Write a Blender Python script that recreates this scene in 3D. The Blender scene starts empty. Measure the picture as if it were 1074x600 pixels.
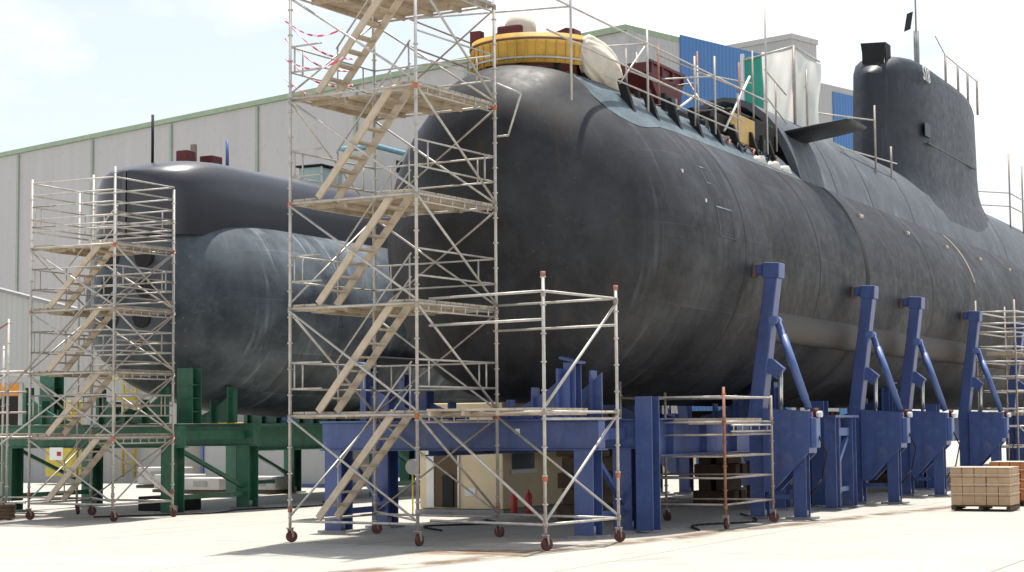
import bpy, math, random
from mathutils import Vector, Matrix
random.seed(7)
S = bpy.context.scene
COL = S.collection
PI = math.pi
rad = math.radians

# ------------------------------------------------------------------ materials
def mat(name, c, rough=0.6, metal=0.0, var=0.25, scale=3.0, bump=0.0, bscale=20.0, c2=None, spec=0.4, stretch=(1, 1, 1), coat=0.0):
    m = bpy.data.materials.new(name); m.use_nodes = True
    nt = m.node_tree; N = nt.nodes; L = nt.links
    b = N['Principled BSDF']
    b.inputs['Roughness'].default_value = rough; b.inputs['Metallic'].default_value = metal
    b.inputs['Specular IOR Level'].default_value = spec; b.inputs['Coat Weight'].default_value = coat
    tc = N.new('ShaderNodeTexCoord'); mp = N.new('ShaderNodeMapping'); mp.inputs['Scale'].default_value = stretch
    L.new(tc.outputs['Object'], mp.inputs['Vector'])
    n = N.new('ShaderNodeTexNoise'); n.inputs['Scale'].default_value = scale; n.inputs['Detail'].default_value = 6; n.inputs['Roughness'].default_value = .65
    L.new(mp.outputs[0], n.inputs['Vector'])
    r = N.new('ShaderNodeMapRange'); r.inputs['From Min'].default_value = .3; r.inputs['From Max'].default_value = .7
    L.new(n.outputs['Fac'], r.inputs['Value'])
    mx = N.new('ShaderNodeMix'); mx.data_type = 'RGBA'
    c2 = c2 or tuple(x * (1 - var) for x in c)
    mx.inputs['A'].default_value = (*c, 1); mx.inputs['B'].default_value = (*c2, 1)
    L.new(r.outputs[0], mx.inputs['Factor']); L.new(mx.outputs['Result'], b.inputs['Base Color'])
    if bump:
        n2 = N.new('ShaderNodeTexNoise'); n2.inputs['Scale'].default_value = bscale; n2.inputs['Detail'].default_value = 4
        L.new(mp.outputs[0], n2.inputs['Vector'])
        bp = N.new('ShaderNodeBump'); bp.inputs['Strength'].default_value = bump; bp.inputs['Distance'].default_value = .03
        L.new(n2.outputs['Fac'], bp.inputs['Height']); L.new(bp.outputs[0], b.inputs['Normal'])
    return m

def hull_mat(name, base, dust, rust, dustamt=.5, zc=None, tile=0.0, rough=(.34, .55), spec=.45):
    """weathered hull paint. Pattern coordinates run along the hull and round its girth, so runs follow gravity and plates follow the shell"""
    m = bpy.data.materials.new(name); m.use_nodes = True
    nt = m.node_tree; N = nt.nodes; L = nt.links; b = N['Principled BSDF']
    tc = N.new('ShaderNodeTexCoord')
    def math_(op, a, c=None):
        x = N.new('ShaderNodeMath'); x.operation = op
        for i, v in enumerate((a, c)):
            if v is None: continue
            if isinstance(v, (int, float)): x.inputs[i].default_value = v
            else: L.new(v, x.inputs[i])
        return x.outputs[0]
    if zc is None: vec = tc.outputs['Object']
    else:
        sx = N.new('ShaderNodeSeparateXYZ'); L.new(tc.outputs['Object'], sx.inputs[0])
        ang = math_('ARCTAN2', sx.outputs['Y'], math_('SUBTRACT', sx.outputs['Z'], zc))
        cx = N.new('ShaderNodeCombineXYZ'); L.new(sx.outputs['X'], cx.inputs[0]); L.new(math_('MULTIPLY', ang, 3.5), cx.inputs[2])
        fac = N.new('ShaderNodeMapRange'); fac.inputs['From Min'].default_value = .3; fac.inputs['From Max'].default_value = 2.0; L.new(sx.outputs['X'], fac.inputs['Value']); fade = fac.outputs[0]
        vec = cx.outputs[0]
    def noise(scale, stretch, det=6, ro=.6, v=None):
        mp = N.new('ShaderNodeMapping'); mp.inputs['Scale'].default_value = stretch
        L.new(v or vec, mp.inputs['Vector'])
        n = N.new('ShaderNodeTexNoise'); n.inputs['Scale'].default_value = scale; n.inputs['Detail'].default_value = det; n.inputs['Roughness'].default_value = ro
        L.new(mp.outputs[0], n.inputs['Vector']); return n.outputs['Fac']
    def rng(s, a, b_, c, d):
        r = N.new('ShaderNodeMapRange'); r.inputs['From Min'].default_value = a; r.inputs['From Max'].default_value = b_
        r.inputs['To Min'].default_value = c; r.inputs['To Max'].default_value = d; L.new(s, r.inputs['Value']); return r.outputs[0]
    def mix(f, A, B):
        x = N.new('ShaderNodeMix'); x.data_type = 'RGBA'; L.new(f, x.inputs['Factor'])
        for s, v in (('A', A), ('B', B)):
            if isinstance(v, tuple): x.inputs[s].default_value = (*v, 1)
            else: L.new(v, x.inputs[s])
        return x.outputs['Result']
    mul = lambda c, k: tuple(min(1, x * k) for x in c)
    col = mix(rng(noise(.5, (1, 1, 1), 5), .35, .7, 0, dustamt), base, dust)
    col = mix(rng(noise(1.6, (1, 1, 1), 10, .72), .52, .66, 0, .5), col, mul(dust, .8))
    run = rng(noise(1.0, (2.4, 2, .22), 7, .65), .54, .68, 0, .8)              # run-down streaks
    gate = rng(noise(.8, (1, 1, .5), 4), .42, .6, 0, 1)
    col = mix(math_('MULTIPLY', run, gate), col, mul(dust, 1.6))
    col = mix(math_('MULTIPLY', rng(noise(1.0, (2.0, 2, .2), 7, .65), .55, .72, 0, .8), rng(noise(.5, (1, 1, .6), 3), .42, .62, 0, 1)), col, rust)
    col = mix(rng(noise(2.4, (.5, 2, 7), 9, .8), .645, .70, 0, .45), col, mul(dust, 2.2))    # long scuffs
    col = mix(rng(noise(2.8, (7, 2, .6), 9, .8), .66, .70, 0, .35), col, mul(dust, 2.4))     # short cross scratches
    col = mix(rng(noise(17, (1, 1, 1), 3), .70, .76, 0, .8), col, mul(dust, 3.2))            # chips
    if zc is not None:      # at the very nose the girth coordinate pinches: use plain space coordinates there
        o = tc.outputs['Object']
        cn_ = mix(rng(noise(.5, (1, 1, 1), 5, .6, o), .35, .7, 0, dustamt), base, dust)
        cn_ = mix(rng(noise(1.6, (1, 1, 1), 10, .72, o), .5, .66, 0, .5), cn_, mul(dust, .8))
        cn_ = mix(rng(noise(1.2, (1.6, 1.6, .3), 7, .65, o), .55, .74, 0, .5), cn_, rust)
        cn_ = mix(rng(noise(2.6, (1.5, 1, 4), 9, .8, o), .65, .70, 0, .4), cn_, mul(dust, 2.2))
        cn_ = mix(rng(noise(17, (1, 1, 1), 3, .6, o), .70, .76, 0, .8), cn_, mul(dust, 3.2))
        col = mix(fade, cn_, col)
    h = noise(.9, (1.2, 1, 1), 3, .6, tc.outputs['Object'])
    if tile:
        br = N.new('ShaderNodeTexBrick'); br.inputs['Scale'].default_value = 1; br.offset = .5
        br.inputs['Brick Width'].default_value = .62; br.inputs['Row Height'].default_value = .62; br.inputs['Mortar Size'].default_value = .012
        br.inputs['Color1'].default_value = (.35, .35, .35, 1); br.inputs['Color2'].default_value = (.65, .65, .65, 1); br.inputs['Mortar'].default_value = (0, 0, 0, 1)
        sw = N.new('ShaderNodeSeparateXYZ'); L.new(vec, sw.inputs[0]); cw = N.new('ShaderNodeCombineXYZ')
        L.new(sw.outputs['X'], cw.inputs[0]); L.new(sw.outputs['Z'], cw.inputs[1]); L.new(cw.outputs[0], br.inputs['Vector'])
        ti = N.new('ShaderNodeMix'); ti.data_type = 'RGBA'; ti.blend_type = 'OVERLAY'; L.new(math_('MULTIPLY', fade, tile), ti.inputs['Factor'])
        L.new(col, ti.inputs['A']); L.new(br.outputs['Color'], ti.inputs['B']); col = ti.outputs['Result']
        # larger shell plates of slightly different paint age with a thin pale weld line
        b2 = N.new('ShaderNodeTexBrick'); b2.inputs['Scale'].default_value = 1; b2.offset = .37
        b2.inputs['Brick Width'].default_value = 3.1; b2.inputs['Row Height'].default_value = 1.75; b2.inputs['Mortar Size'].default_value = .014
        b2.inputs['Color1'].default_value = (.62, .62, .62, 1); b2.inputs['Color2'].default_value = (1.3, 1.3, 1.32, 1); b2.inputs['Mortar'].default_value = (1.7, 1.65, 1.6, 1)
        L.new(cw.outputs[0], b2.inputs['Vector'])
        t2 = N.new('ShaderNodeMix'); t2.data_type = 'RGBA'; t2.blend_type = 'MULTIPLY'; L.new(math_('MULTIPLY', fade, .75), t2.inputs['Factor'])
        L.new(col, t2.inputs['A']); L.new(b2.outputs['Color'], t2.inputs['B']); col = t2.outputs['Result']
    L.new(col, b.inputs['Base Color'])
    L.new(rng(noise(3, (1, 1, 1), 7, .7, tc.outputs['Object']), .3, .7, *rough), b.inputs['Roughness'])
    b.inputs['Specular IOR Level'].default_value = spec
    bp = N.new('ShaderNodeBump'); bp.inputs['Strength'].default_value = .22; bp.inputs['Distance'].default_value = .05
    L.new(h, bp.inputs['Height']); L.new(bp.outputs[0], b.inputs['Normal'])
    return m

def clad_mat(name, c, pitch=.33, axis='X', c2=None):
    """profiled sheet cladding: vertical ribs as bump, faint panel to panel tone"""
    m = bpy.data.materials.new(name); m.use_nodes = True
    nt = m.node_tree; N = nt.nodes; L = nt.links; b = N['Principled BSDF']
    tc = N.new('ShaderNodeTexCoord')
    w = N.new('ShaderNodeTexWave'); w.bands_direction = axis; w.inputs['Scale'].default_value = 2 * PI / 20 / pitch * 1.0
    L.new(tc.outputs['Object'], w.inputs['Vector'])
    bp = N.new('ShaderNodeBump'); bp.inputs['Strength'].default_value = .6; bp.inputs['Distance'].default_value = .04
    L.new(w.outputs['Fac'], bp.inputs['Height']); L.new(bp.outputs[0], b.inputs['Normal'])
    mp = N.new('ShaderNodeMapping'); mp.inputs['Scale'].default_value = (1.1, 1.1, .06); L.new(tc.outputs['Object'], mp.inputs['Vector'])
    n = N.new('ShaderNodeTexNoise'); n.inputs['Scale'].default_value = 1.3; n.inputs['Detail'].default_value = 5; L.new(mp.outputs[0], n.inputs['Vector'])
    mx = N.new('ShaderNodeMix'); mx.data_type = 'RGBA'; mx.inputs['A'].default_value = (*c, 1)
    mx.inputs['B'].default_value = (*(c2 or tuple(x * .84 for x in c)), 1); L.new(n.outputs['Fac'], mx.inputs['Factor'])
    L.new(mx.outputs['Result'], b.inputs['Base Color']); b.inputs['Roughness'].default_value = .55; b.inputs['Specular IOR Level'].default_value = .3
    return m

M = {}
M['tube'] = mat('galvanised_tube', (.56, .54, .50), .45, .35, .35, 6, c2=(.40, .37, .33))
M['tube_dark'] = mat('weathered_tube', (.42, .38, .34), .5, .3, .4, 5, c2=(.28, .22, .18))
M['tube_rust'] = mat('red_painted_tube', (.38, .17, .12), .6, .1, .4, 5)
M['timber'] = mat('deck_timber', (.56, .48, .37), .8, 0, .45, 4, .3, 25, c2=(.36, .29, .21), stretch=(1, 1, 1))
M['alu'] = mat('stair_stringer', (.58, .48, .36), .55, .1, .25, 5)
M['orange'] = mat('orange_coupler', (.62, .16, .06), .5, 0, .3, 8)
M['wheel'] = mat('caster_tyre', (.12, .035, .03), .6, 0, .4, 12)
M['blue'] = mat('blue_steel_paint', (.062, .102, .28), .38, 0, .35, 1.4, .06, 6, c2=(.046, .073, .2), spec=.5)
def chipped(m, chip=(.10, .045, .022), sc=7.0, lo=.66, hi=.70, grime=(.02, .02, .022)):
    nt = m.node_tree; N = nt.nodes; L = nt.links; b = N['Principled BSDF']
    src = b.inputs['Base Color'].links[0].from_socket
    tc = N.new('ShaderNodeTexCoord')
    def layer(src, scale, stretch, lo, hi, amt, c):
        mp = N.new('ShaderNodeMapping'); mp.inputs['Scale'].default_value = stretch; L.new(tc.outputs['Object'], mp.inputs['Vector'])
        n = N.new('ShaderNodeTexNoise'); n.inputs['Scale'].default_value = scale; n.inputs['Detail'].default_value = 8; n.inputs['Roughness'].default_value = .7; L.new(mp.outputs[0], n.inputs['Vector'])
        r_ = N.new('ShaderNodeMapRange'); r_.inputs['From Min'].default_value = lo; r_.inputs['From Max'].default_value = hi; r_.inputs['To Max'].default_value = amt; L.new(n.outputs['Fac'], r_.inputs['Value'])
        x = N.new('ShaderNodeMix'); x.data_type = 'RGBA'; L.new(r_.outputs[0], x.inputs['Factor']); L.new(src, x.inputs['A']); x.inputs['B'].default_value = (*c, 1); return x.outputs['Result']
    o = layer(src, 1.2, (3, 3, .5), .5, .75, .6, grime)
    o = layer(o, 2.0, (1, 1, 1), .56, .72, .35, (.22, .24, .27))
    o = layer(o, sc, (1, 1, 1), lo, hi, .9, chip)
    L.new(o, b.inputs['Base Color'])
chipped(M['blue'])
M['bluepale'] = mat('blue_strut_paint', (.10, .16, .36), .38, 0, .3, 2, c2=(.07, .115, .27))
M['bluedull'] = mat('dull_blue_plate', (.040, .055, .088), .5, 0, .3, 4)
M['green'] = mat('green_steel_paint', (.032, .15, .09), .42, 0, .35, 1.6, .05, 6, spec=.45)
M['hull'] = hull_mat('dark_hull_paint', (.0095, .0100, .0115), (.058, .062, .070), (.070, .047, .031), .66, 6.15, .26, rough=(.46, .68), spec=.26)
M['hull2'] = hull_mat('blue_black_hull_paint', (.030, .040, .050), (.175, .205, .23), (.06, .07, .075), .7, 5.45, .1, rough=(.5, .7), spec=.25)
chipped(M['green'])
M['casing'] = hull_mat('grey_casing_paint', (.066, .077, .088), (.125, .14, .156), (.06, .06, .06), .6, rough=(.5, .7), spec=.28)
M['casing2'] = mat('dark_casing_paint', (.030, .031, .038), .34, 0, .3, .8, .1, 3, c2=(.04, .04, .046), spec=.5)
M['plating'] = mat('blue_grey_primer_lit_bow', (.105, .150, .172), .5, 0, .4, 2.2, .2, 5, c2=(.045, .062, .075))
M['scar'] = mat('faint_weld', (.026, .025, .025), .6)
M['sail'] = hull_mat('sail_paint', (.016, .019, .026), (.036, .041, .050), (.035, .035, .035), .5, rough=(.4, .6), spec=.3)
M['black'] = mat('black_recess', (.010, .010, .011), .7, 0, .4, 3)
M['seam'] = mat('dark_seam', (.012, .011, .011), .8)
M['tan'] = mat('bare_tan_band', (.30, .26, .19), .7, 0, .4, 3)
M['anode'] = mat('zinc_fitting', (.45, .40, .30), .6, .1, .3, 6)
M['brownrust'] = mat('rusty_fairing', (.040, .042, .044), .6, 0, .4, 1.6, .2, 6, c2=(.052, .034, .021), stretch=(.6, 1, 3))
M['yellow'] = mat('yellow_ring_paint', (.62, .38, .06), .6, 0, .3, 3, c2=(.50, .30, .05))
M['tarp'] = mat('pale_tarpaulin', (.66, .60, .50), .75, 0, .25, 2.5, .5, 5)
M['whitetarp'] = mat('white_sheeting', (.88, .86, .82), .6, 0, .12, 2, .5, 3.5)
def translucent(m, f):
    nt = m.node_tree; N = nt.nodes; L = nt.links; b = N['Principled BSDF']
    t = N.new('ShaderNodeBsdfTranslucent'); t.inputs['Color'].default_value = (.8, .78, .74, 1); x = N.new('ShaderNodeMixShader'); x.inputs[0].default_value = f
    L.new(b.outputs[0], x.inputs[1]); L.new(t.outputs[0], x.inputs[2]); L.new(x.outputs[0], N['Material Output'].inputs['Surface'])
translucent(M['whitetarp'], .55)
M['maroon'] = mat('maroon_paint', (.135, .022, .020), .55, 0, .4, 3)
M['teal'] = mat('green_sheeting', (.03, .33, .23), .6, 0, .2, 2, .3, 5)
M['ply'] = mat('plywood_yellow', (.58, .40, .14), .7, 0, .2, 4)
M['clad'] = clad_mat('grey_cladding', (.50, .487, .482))
M['clad2'] = clad_mat('second_grey_cladding', (.44, .44, .435))
M['cladblue'] = clad_mat('blue_cladding_paint', (.075, .20, .45))
M['trim'] = mat('pale_green_trim', (.33, .42, .29), .6, 0, .2, 2)
M['trim2'] = mat('rib_green', (.34, .40, .33), .6, 0, .2, 2)
M['dark'] = mat('dark_opening', (.02, .018, .016), .8)
M['orangetrim'] = mat('orange_lintel', (.75, .30, .03), .6)
M['beige'] = mat('cream_cabin_panel', (.66, .55, .36), .6, 0, .12, 2, c2=(.6, .49, .32))
M['doorbrown'] = mat('brown_interior', (.11, .07, .035), .7)
M['white'] = mat('white_paint', (.72, .72, .70), .5, 0, .15, 3)
M['glass'] = mat('window_glass', (.10, .13, .15), .12, 0, .2, 2, spec=.6)
M['red'] = mat('red_cylinder', (.42, .02, .02), .35, 0, .2, 4)
M['bluebox'] = clad_mat('blue_container', (.035, .12, .33), .28)
M['bluetarp'] = mat('sky_blue_sheet', (.25, .48, .58), .5, 0, .2, 3, .3, 6)
M['paleglass'] = mat('pale_green_panel', (.42, .55, .53), .4, 0, .2, 3)
M['yellowbox'] = mat('yellow_cabinet', (.62, .47, .05), .5, 0, .2, 3)
M['card'] = mat('brown_cardboard', (.50, .35, .22), .8, 0, .25, 3, .1, 8, c2=(.40, .27, .165))
M['cardorange'] = mat('orange_cardboard', (.52, .20, .07), .8, 0, .25, 3)
M['film'] = mat('strap_film', (.62, .55, .46), .35, 0, .2, 6)
M['pallet'] = mat('pallet_wood', (.12, .08, .05), .85, 0, .4, 6)
M['leaf'] = mat('shrub_leaf', (.045, .075, .03), .6, 0, .4, 3, c2=(.07, .10, .04))
M['bark'] = mat('bark', (.12, .09, .06), .9)
M['grey'] = mat('grey_steel', (.30, .30, .30), .5, .3, .3, 4)
M['tapered'] = mat('tape_red', (.75, .05, .12), .5)
M['concrete2'] = mat('barrier_concrete', (.50, .49, .46), .9, 0, .2, 3, .2, 12)
M['rod'] = mat('chromed_rod', (.65, .65, .62), .25, .8, .1, 4)
M['pad'] = mat('brown_timber_pad', (.20, .11, .05), .8, 0, .3, 8)
M['annex'] = clad_mat('annex_cladding', (.47, .47, .46), .3, 'Y')
M['signwhite'] = mat('sign_white', (.8, .79, .76), .5, 0, .05)

def ground_mat():
    m = bpy.data.materials.new('yard_concrete'); m.use_nodes = True
    nt = m.node_tree; N = nt.nodes; L = nt.links; b = N['Principled BSDF']
    tc = N.new('ShaderNodeTexCoord')
    def noise(sc, st=(1, 1, 1), d=7, ro=.6):
        mp = N.new('ShaderNodeMapping'); mp.inputs['Scale'].default_value = st; L.new(tc.outputs['Object'], mp.inputs['Vector'])
        n = N.new('ShaderNodeTexNoise'); n.inputs['Scale'].default_value = sc; n.inputs['Detail'].default_value = d; n.inputs['Roughness'].default_value = ro
        L.new(mp.outputs[0], n.inputs['Vector']); return n.outputs['Fac']
    def rng(s, a, b_, c, d):
        r = N.new('ShaderNodeMapRange'); r.inputs['From Min'].default_value = a; r.inputs['From Max'].default_value = b_
        r.inputs['To Min'].default_value = c; r.inputs['To Max'].default_value = d; L.new(s, r.inputs['Value']); return r.outputs[0]
    def math_(op, a, b_=None):
        x = N.new('ShaderNodeMath'); x.operation = op
        for i, v in enumerate((a, b_)):
            if v is None: continue
            if isinstance(v, (int, float)): x.inputs[i].default_value = v
            else: L.new(v, x.inputs[i])
        return x.outputs[0]
    def mix(f, A, B):
        x = N.new('ShaderNodeMix'); x.data_type = 'RGBA'; L.new(f, x.inputs['Factor'])
        for s, v in (('A', A), ('B', B)):
            if isinstance(v, tuple): x.inputs[s].default_value = (*v, 1)
            else: L.new(v, x.inputs[s])
        return x.outputs['Result']
    col = mix(rng(noise(.35), .3, .7, 0, 1), (.400, .380, .335), (.335, .320, .286))
    col = mix(rng(noise(6), .45, .75, 0, .45), col, (.235, .225, .20))
    # slab joints
    sx = N.new('ShaderNodeSeparateXYZ'); L.new(tc.outputs['Object'], sx.inputs[0])
    X, Y = sx.outputs['X'], sx.outputs['Y']
    for ax, off in ((X, .7), (Y, .35)):
        f = math_('ABSOLUTE', math_('SUBTRACT', math_('FRACT', math_('DIVIDE', math_('ADD', ax, off + 600), 6.0)), .5))
        col = mix(math_('MULTIPLY', math_('GREATER_THAN', f, .4967), .8), col, (.13, .12, .105))
    # a wandering brown water stain along the drain beside the supports
    wob = math_('MULTIPLY', math_('SUBTRACT', noise(.35, (1, .2, 1), 3), .5), .9)
    line = math_('ADD', math_('SUBTRACT', 18.2, math_('MULTIPLY', X, .158)), wob)
    d = math_('ABSOLUTE', math_('SUBTRACT', Y, line))
    st = math_('MULTIPLY', rng(d, .12, .5, 1, 0), rng(noise(1.1), .38, .52, 0, .95))
    col = mix(st, col, (.125, .082, .048))
    col = mix(rng(noise(.9, (.6, 1.4, 1)), .60, .72, 0, .5), col, (.24, .20, .15))
    dx, dy = math_('SUBTRACT', X, 28.1), math_('SUBTRACT', Y, 14.75)
    e = math_('ADD', math_('POWER', math_('DIVIDE', math_('ADD', math_('MULTIPLY', dx, .35), math_('MULTIPLY', dy, -.94)), 1.3), 2.0), math_('POWER', math_('DIVIDE', math_('ADD', math_('MULTIPLY', dx, .94), math_('MULTIPLY', dy, .35)), .8), 2.0))
    col = mix(math_('MULTIPLY', rng(e, .35, 1.1, 1, 0), rng(noise(1.6), .35, .5, .2, 1)), col, (.20, .135, .078))
    # tyre marks
    ty = math_('ABSOLUTE', math_('SUBTRACT', math_('FRACT', math_('DIVIDE', math_('ADD', math_('ADD', math_('MULTIPLY', X, .31), Y), math_('MULTIPLY', noise(.12, (1, 1, 1), 2), 6.0)), 2.1)), .5))
    col = mix(math_('MULTIPLY', rng(ty, .40, .47, 0, 1), rng(noise(.5, (.4, 1, 1), 6), .54, .68, 0, .55)), col, (.2, .18, .15))
    # oil marks
    col = mix(rng(noise(.7, (1, 1, 1), 4), .68, .75, 0, .5), col, (.20, .18, .155))
    L.new(col, b.inputs['Base Color']); b.inputs['Roughness'].default_value = .85; b.inputs['Specular IOR Level'].default_value = .25
    bp = N.new('ShaderNodeBump'); bp.inputs['Strength'].default_value = .25; bp.inputs['Distance'].default_value = .02
    L.new(noise(9), bp.inputs['Height']); L.new(bp.outputs[0], b.inputs['Normal'])
    return m
M['ground'] = ground_mat()

# ------------------------------------------------------------------ mesh builder
def wloc(o):
    v = Vector((0, 0, 0))
    while o is not None:
        v += o.location; o = o.parent
    return v

class MB:
    def __init__(s): s.v = []; s.f = []; s.sm = []
    def add(s, vs, fs, smooth=False):
        b = len(s.v); s.v += [tuple(v) for v in vs]
        for f in fs: s.f.append(tuple(b + i for i in f)); s.sm.append(smooth)
        return s
    def box(s, x0, x1, y0, y1, z0, z1):
        vs = [(x, y, z) for z in (z0, z1) for x, y in ((x0, y0), (x1, y0), (x1, y1), (x0, y1))]
        return s.add(vs, [(3, 2, 1, 0), (4, 5, 6, 7), (0, 1, 5, 4), (1, 2, 6, 5), (2, 3, 7, 6), (3, 0, 4, 7)])
    def bar(s, p, q, w, h, up=(0, 0, 1), w2=None, h2=None):
        p, q = Vector(p), Vector(q); d = (q - p).normalized(); u = Vector(up)
        if abs(d.dot(u)) > .98: u = Vector((1, 0, 0))
        a = d.cross(u).normalized(); c = a.cross(d)
        w2 = w2 or w; h2 = h2 or h
        vs = [p + a * (i * w / 2) + c * (j * h / 2) for i, j in ((-1, -1), (1, -1), (1, 1), (-1, 1))] + \
             [q + a * (i * w2 / 2) + c * (j * h2 / 2) for i, j in ((-1, -1), (1, -1), (1, 1), (-1, 1))]
        return s.add(vs, [(3, 2, 1, 0), (4, 5, 6, 7), (0, 1, 5, 4), (1, 2, 6, 5), (2, 3, 7, 6), (3, 0, 4, 7)])
    def ibeam(s, p, q, w, h, t=.03, up=(0, 0, 1)):
        p, q = Vector(p), Vector(q); d = (q - p).normalized(); u = Vector(up)
        a = d.cross(u).normalized(); c = a.cross(d)
        for k in (-1, 1): s.bar(p + c * k * (h / 2 - t / 2), q + c * k * (h / 2 - t / 2), w, t, up)
        s.bar(p, q, t, h - 2 * t, up)
        return s
    def tube(s, p, q, r, n=8, r2=None, cap=True):
        p, q = Vector(p), Vector(q); d = (q - p).normalized(); u = Vector((0, 0, 1)) if abs(d.z) < .9 else Vector((1, 0, 0))
        a = d.cross(u).normalized(); c = a.cross(d); r2 = r if r2 is None else r2
        vs = [p + (a * math.cos(2 * PI * i / n) + c * math.sin(2 * PI * i / n)) * r for i in range(n)] + \
             [q + (a * math.cos(2 * PI * i / n) + c * math.sin(2 * PI * i / n)) * r2 for i in range(n)]
        s.add(vs, [(i, (i + 1) % n, n + (i + 1) % n, n + i) for i in range(n)], True)
        if cap: s.add(vs, [tuple(range(n))[::-1], tuple(range(n, 2 * n))])
        return s
    def path(s, pts, r, n=8):
        for a, b in zip(pts, pts[1:]): s.tube(a, b, r, n)
        return s
    def prism(s, poly, a0, a1, plane='YZ'):
        n = len(poly)
        def P(u, v, w): return {'YZ': (w, u, v), 'XZ': (u, w, v), 'XY': (u, v, w)}[plane]
        vs = [P(u, v, a0) for u, v in poly] + [P(u, v, a1) for u, v in poly]
        return s.add(vs, [tuple(range(n)), tuple(range(n, 2 * n))[::-1]] + [(i, n + i, n + (i + 1) % n, (i + 1) % n) for i in range(n)])
    def loft(s, secs, closed=True, cap0=False, cap1=False, smooth=True):
        n = len(secs[0]); vs = [p for sec in secs for p in sec]; fs = []
        for k in range(len(secs) - 1):
            for i in range(n if closed else n - 1):
                j = (i + 1) % n; fs.append((k * n + i, k * n + j, (k + 1) * n + j, (k + 1) * n + i))
        s.add(vs, fs, smooth)
        if cap0: s.add(secs[0], [tuple(range(n))[::-1]])
        if cap1: s.add(secs[-1], [tuple(range(n))])
        return s
    def build(s, name, m, parent=None, bevel=0, label=None, fix=True, solid=0, **kw):
        me = bpy.data.meshes.new(name); o = wloc(parent) if parent else Vector((0, 0, 0))
        me.from_pydata([(x - o.x, y - o.y, z - o.z) for x, y, z in s.v], [], s.f)
        me.polygons.foreach_set('use_smooth', s.sm)
        me.materials.append(M[m] if isinstance(m, str) else m)
        if fix:
            import bmesh
            bm = bmesh.new(); bm.from_mesh(me); bmesh.ops.remove_doubles(bm, verts=bm.verts, dist=1e-5)
            bmesh.ops.recalc_face_normals(bm, faces=bm.faces); bm.to_mesh(me); bm.free()
        ob = bpy.data.objects.new(name, me); COL.objects.link(ob); ob.parent = parent
        if bevel:
            md = ob.modifiers.new('bevel', 'BEVEL'); md.width = bevel; md.segments = 2; md.limit_method = 'ANGLE'; md.angle_limit = rad(40)
        if solid:
            md = ob.modifiers.new('solid', 'SOLIDIFY'); md.thickness = solid; md.offset = 0
        if label: ob['label'] = label
        return ob

def tag(o, label, cat, group=None):
    o['label'] = label; o['category'] = cat
    if group: o['group'] = group
    return o
def thing(name, label, cat, loc=(0, 0, 0), group=None):
    o = bpy.data.objects.new(name, None); COL.objects.link(o); o.location = loc; o.empty_display_size = .3
    return tag(o, label, cat, group)
def single(mb, name, m, label, cat, loc, group=None, **kw):
    """a thing that is one mesh, its origin at its base"""
    L = Vector(loc); mb.v = [(x - L.x, y - L.y, z - L.z) for x, y, z in mb.v]
    o = mb.build(name, m, None, **kw); o.location = L
    return tag(o, label, cat, group)
def kids(o): return [c for c in bpy.data.objects if c.parent == o]
def copy_thing(root, loc, label=None, rotz=0):
    cache = {}
    for c in bpy.data.objects: cache.setdefault(c.parent, []).append(c)
    def rec(o, par):
        c = o.copy(); COL.objects.link(c); c.parent = par
        for ch in cache.get(o, []): rec(ch, c)
        return c
    r = rec(root, None); r.location = loc; r.rotation_euler.z = rotz
    if label: r['label'] = label
    return r

# ------------------------------------------------------------------ camera, light, world
H = 2.2
cam = bpy.data.cameras.new('camera'); co = bpy.data.objects.new('camera', cam); COL.objects.link(co)
Rv = Vector((0.44610052, -0.89494057, -0.00870106)); Uv = Vector((-0.06446835, -0.04182925, 0.9970427)); Fv = Vector((0.89265792, 0.44422032, 0.07635539))
mtx = Matrix((Rv, Uv, -Fv)).transposed().to_4x4(); mtx.translation = (0, 0, H); co.matrix_world = mtx
cam.sensor_width = 36; cam.lens = 1900 / 1074 * 36; cam.clip_start = .5; cam.clip_end = 6000
S.camera = co

sd = Vector((.30, .06, 1)).normalized()
el = math.asin(sd.z); az = math.atan2(sd.x, sd.y)
sl = bpy.data.lights.new('sun', 'SUN'); sl.energy = 5.0; sl.angle = rad(1.0); sl.color = (1, .955, .88)
so = bpy.data.objects.new('sun', sl); COL.objects.link(so); so.rotation_euler = sd.to_track_quat('Z', 'Y').to_euler(); so.location = (30, 20, 60)
W = bpy.data.worlds.new('World'); S.world = W; W.use_nodes = True
nt = W.node_tree; N = nt.nodes; L = nt.links; bg = N['Background']; bg.inputs['Strength'].default_value = .10
sky = N.new('ShaderNodeTexSky'); sky.sky_type = 'NISHITA'; sky.sun_disc = False; sky.sun_elevation = el; sky.sun_rotation = az
sky.air_density = 1.0; sky.dust_density = 2.0; sky.ozone_density = 1.0
tc = N.new('ShaderNodeTexCoord'); mp = N.new('ShaderNodeMapping'); mp.inputs['Scale'].default_value = (1.3, 1.3, 3.2); mp.inputs['Location'].default_value = (.1, .55, .35)
L.new(tc.outputs['Generated'], mp.inputs['Vector'])
cn = N.new('ShaderNodeTexNoise'); cn.inputs['Scale'].default_value = 2.3; cn.inputs['Detail'].default_value = 8; cn.inputs['Roughness'].default_value = .55
L.new(mp.outputs[0], cn.inputs['Vector'])
cr = N.new('ShaderNodeMapRange'); cr.inputs['From Min'].default_value = .43; cr.inputs['From Max'].default_value = .60; cr.inputs['To Min'].default_value = .42
L.new(cn.outputs['Fac'], cr.inputs['Value'])
cm = N.new('ShaderNodeMix'); cm.data_type = 'RGBA'; cm.inputs['B'].default_value = (8.6, 8.7, 8.7, 1)
sz = N.new('ShaderNodeSeparateXYZ'); L.new(tc.outputs['Generated'], sz.inputs[0])
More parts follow.
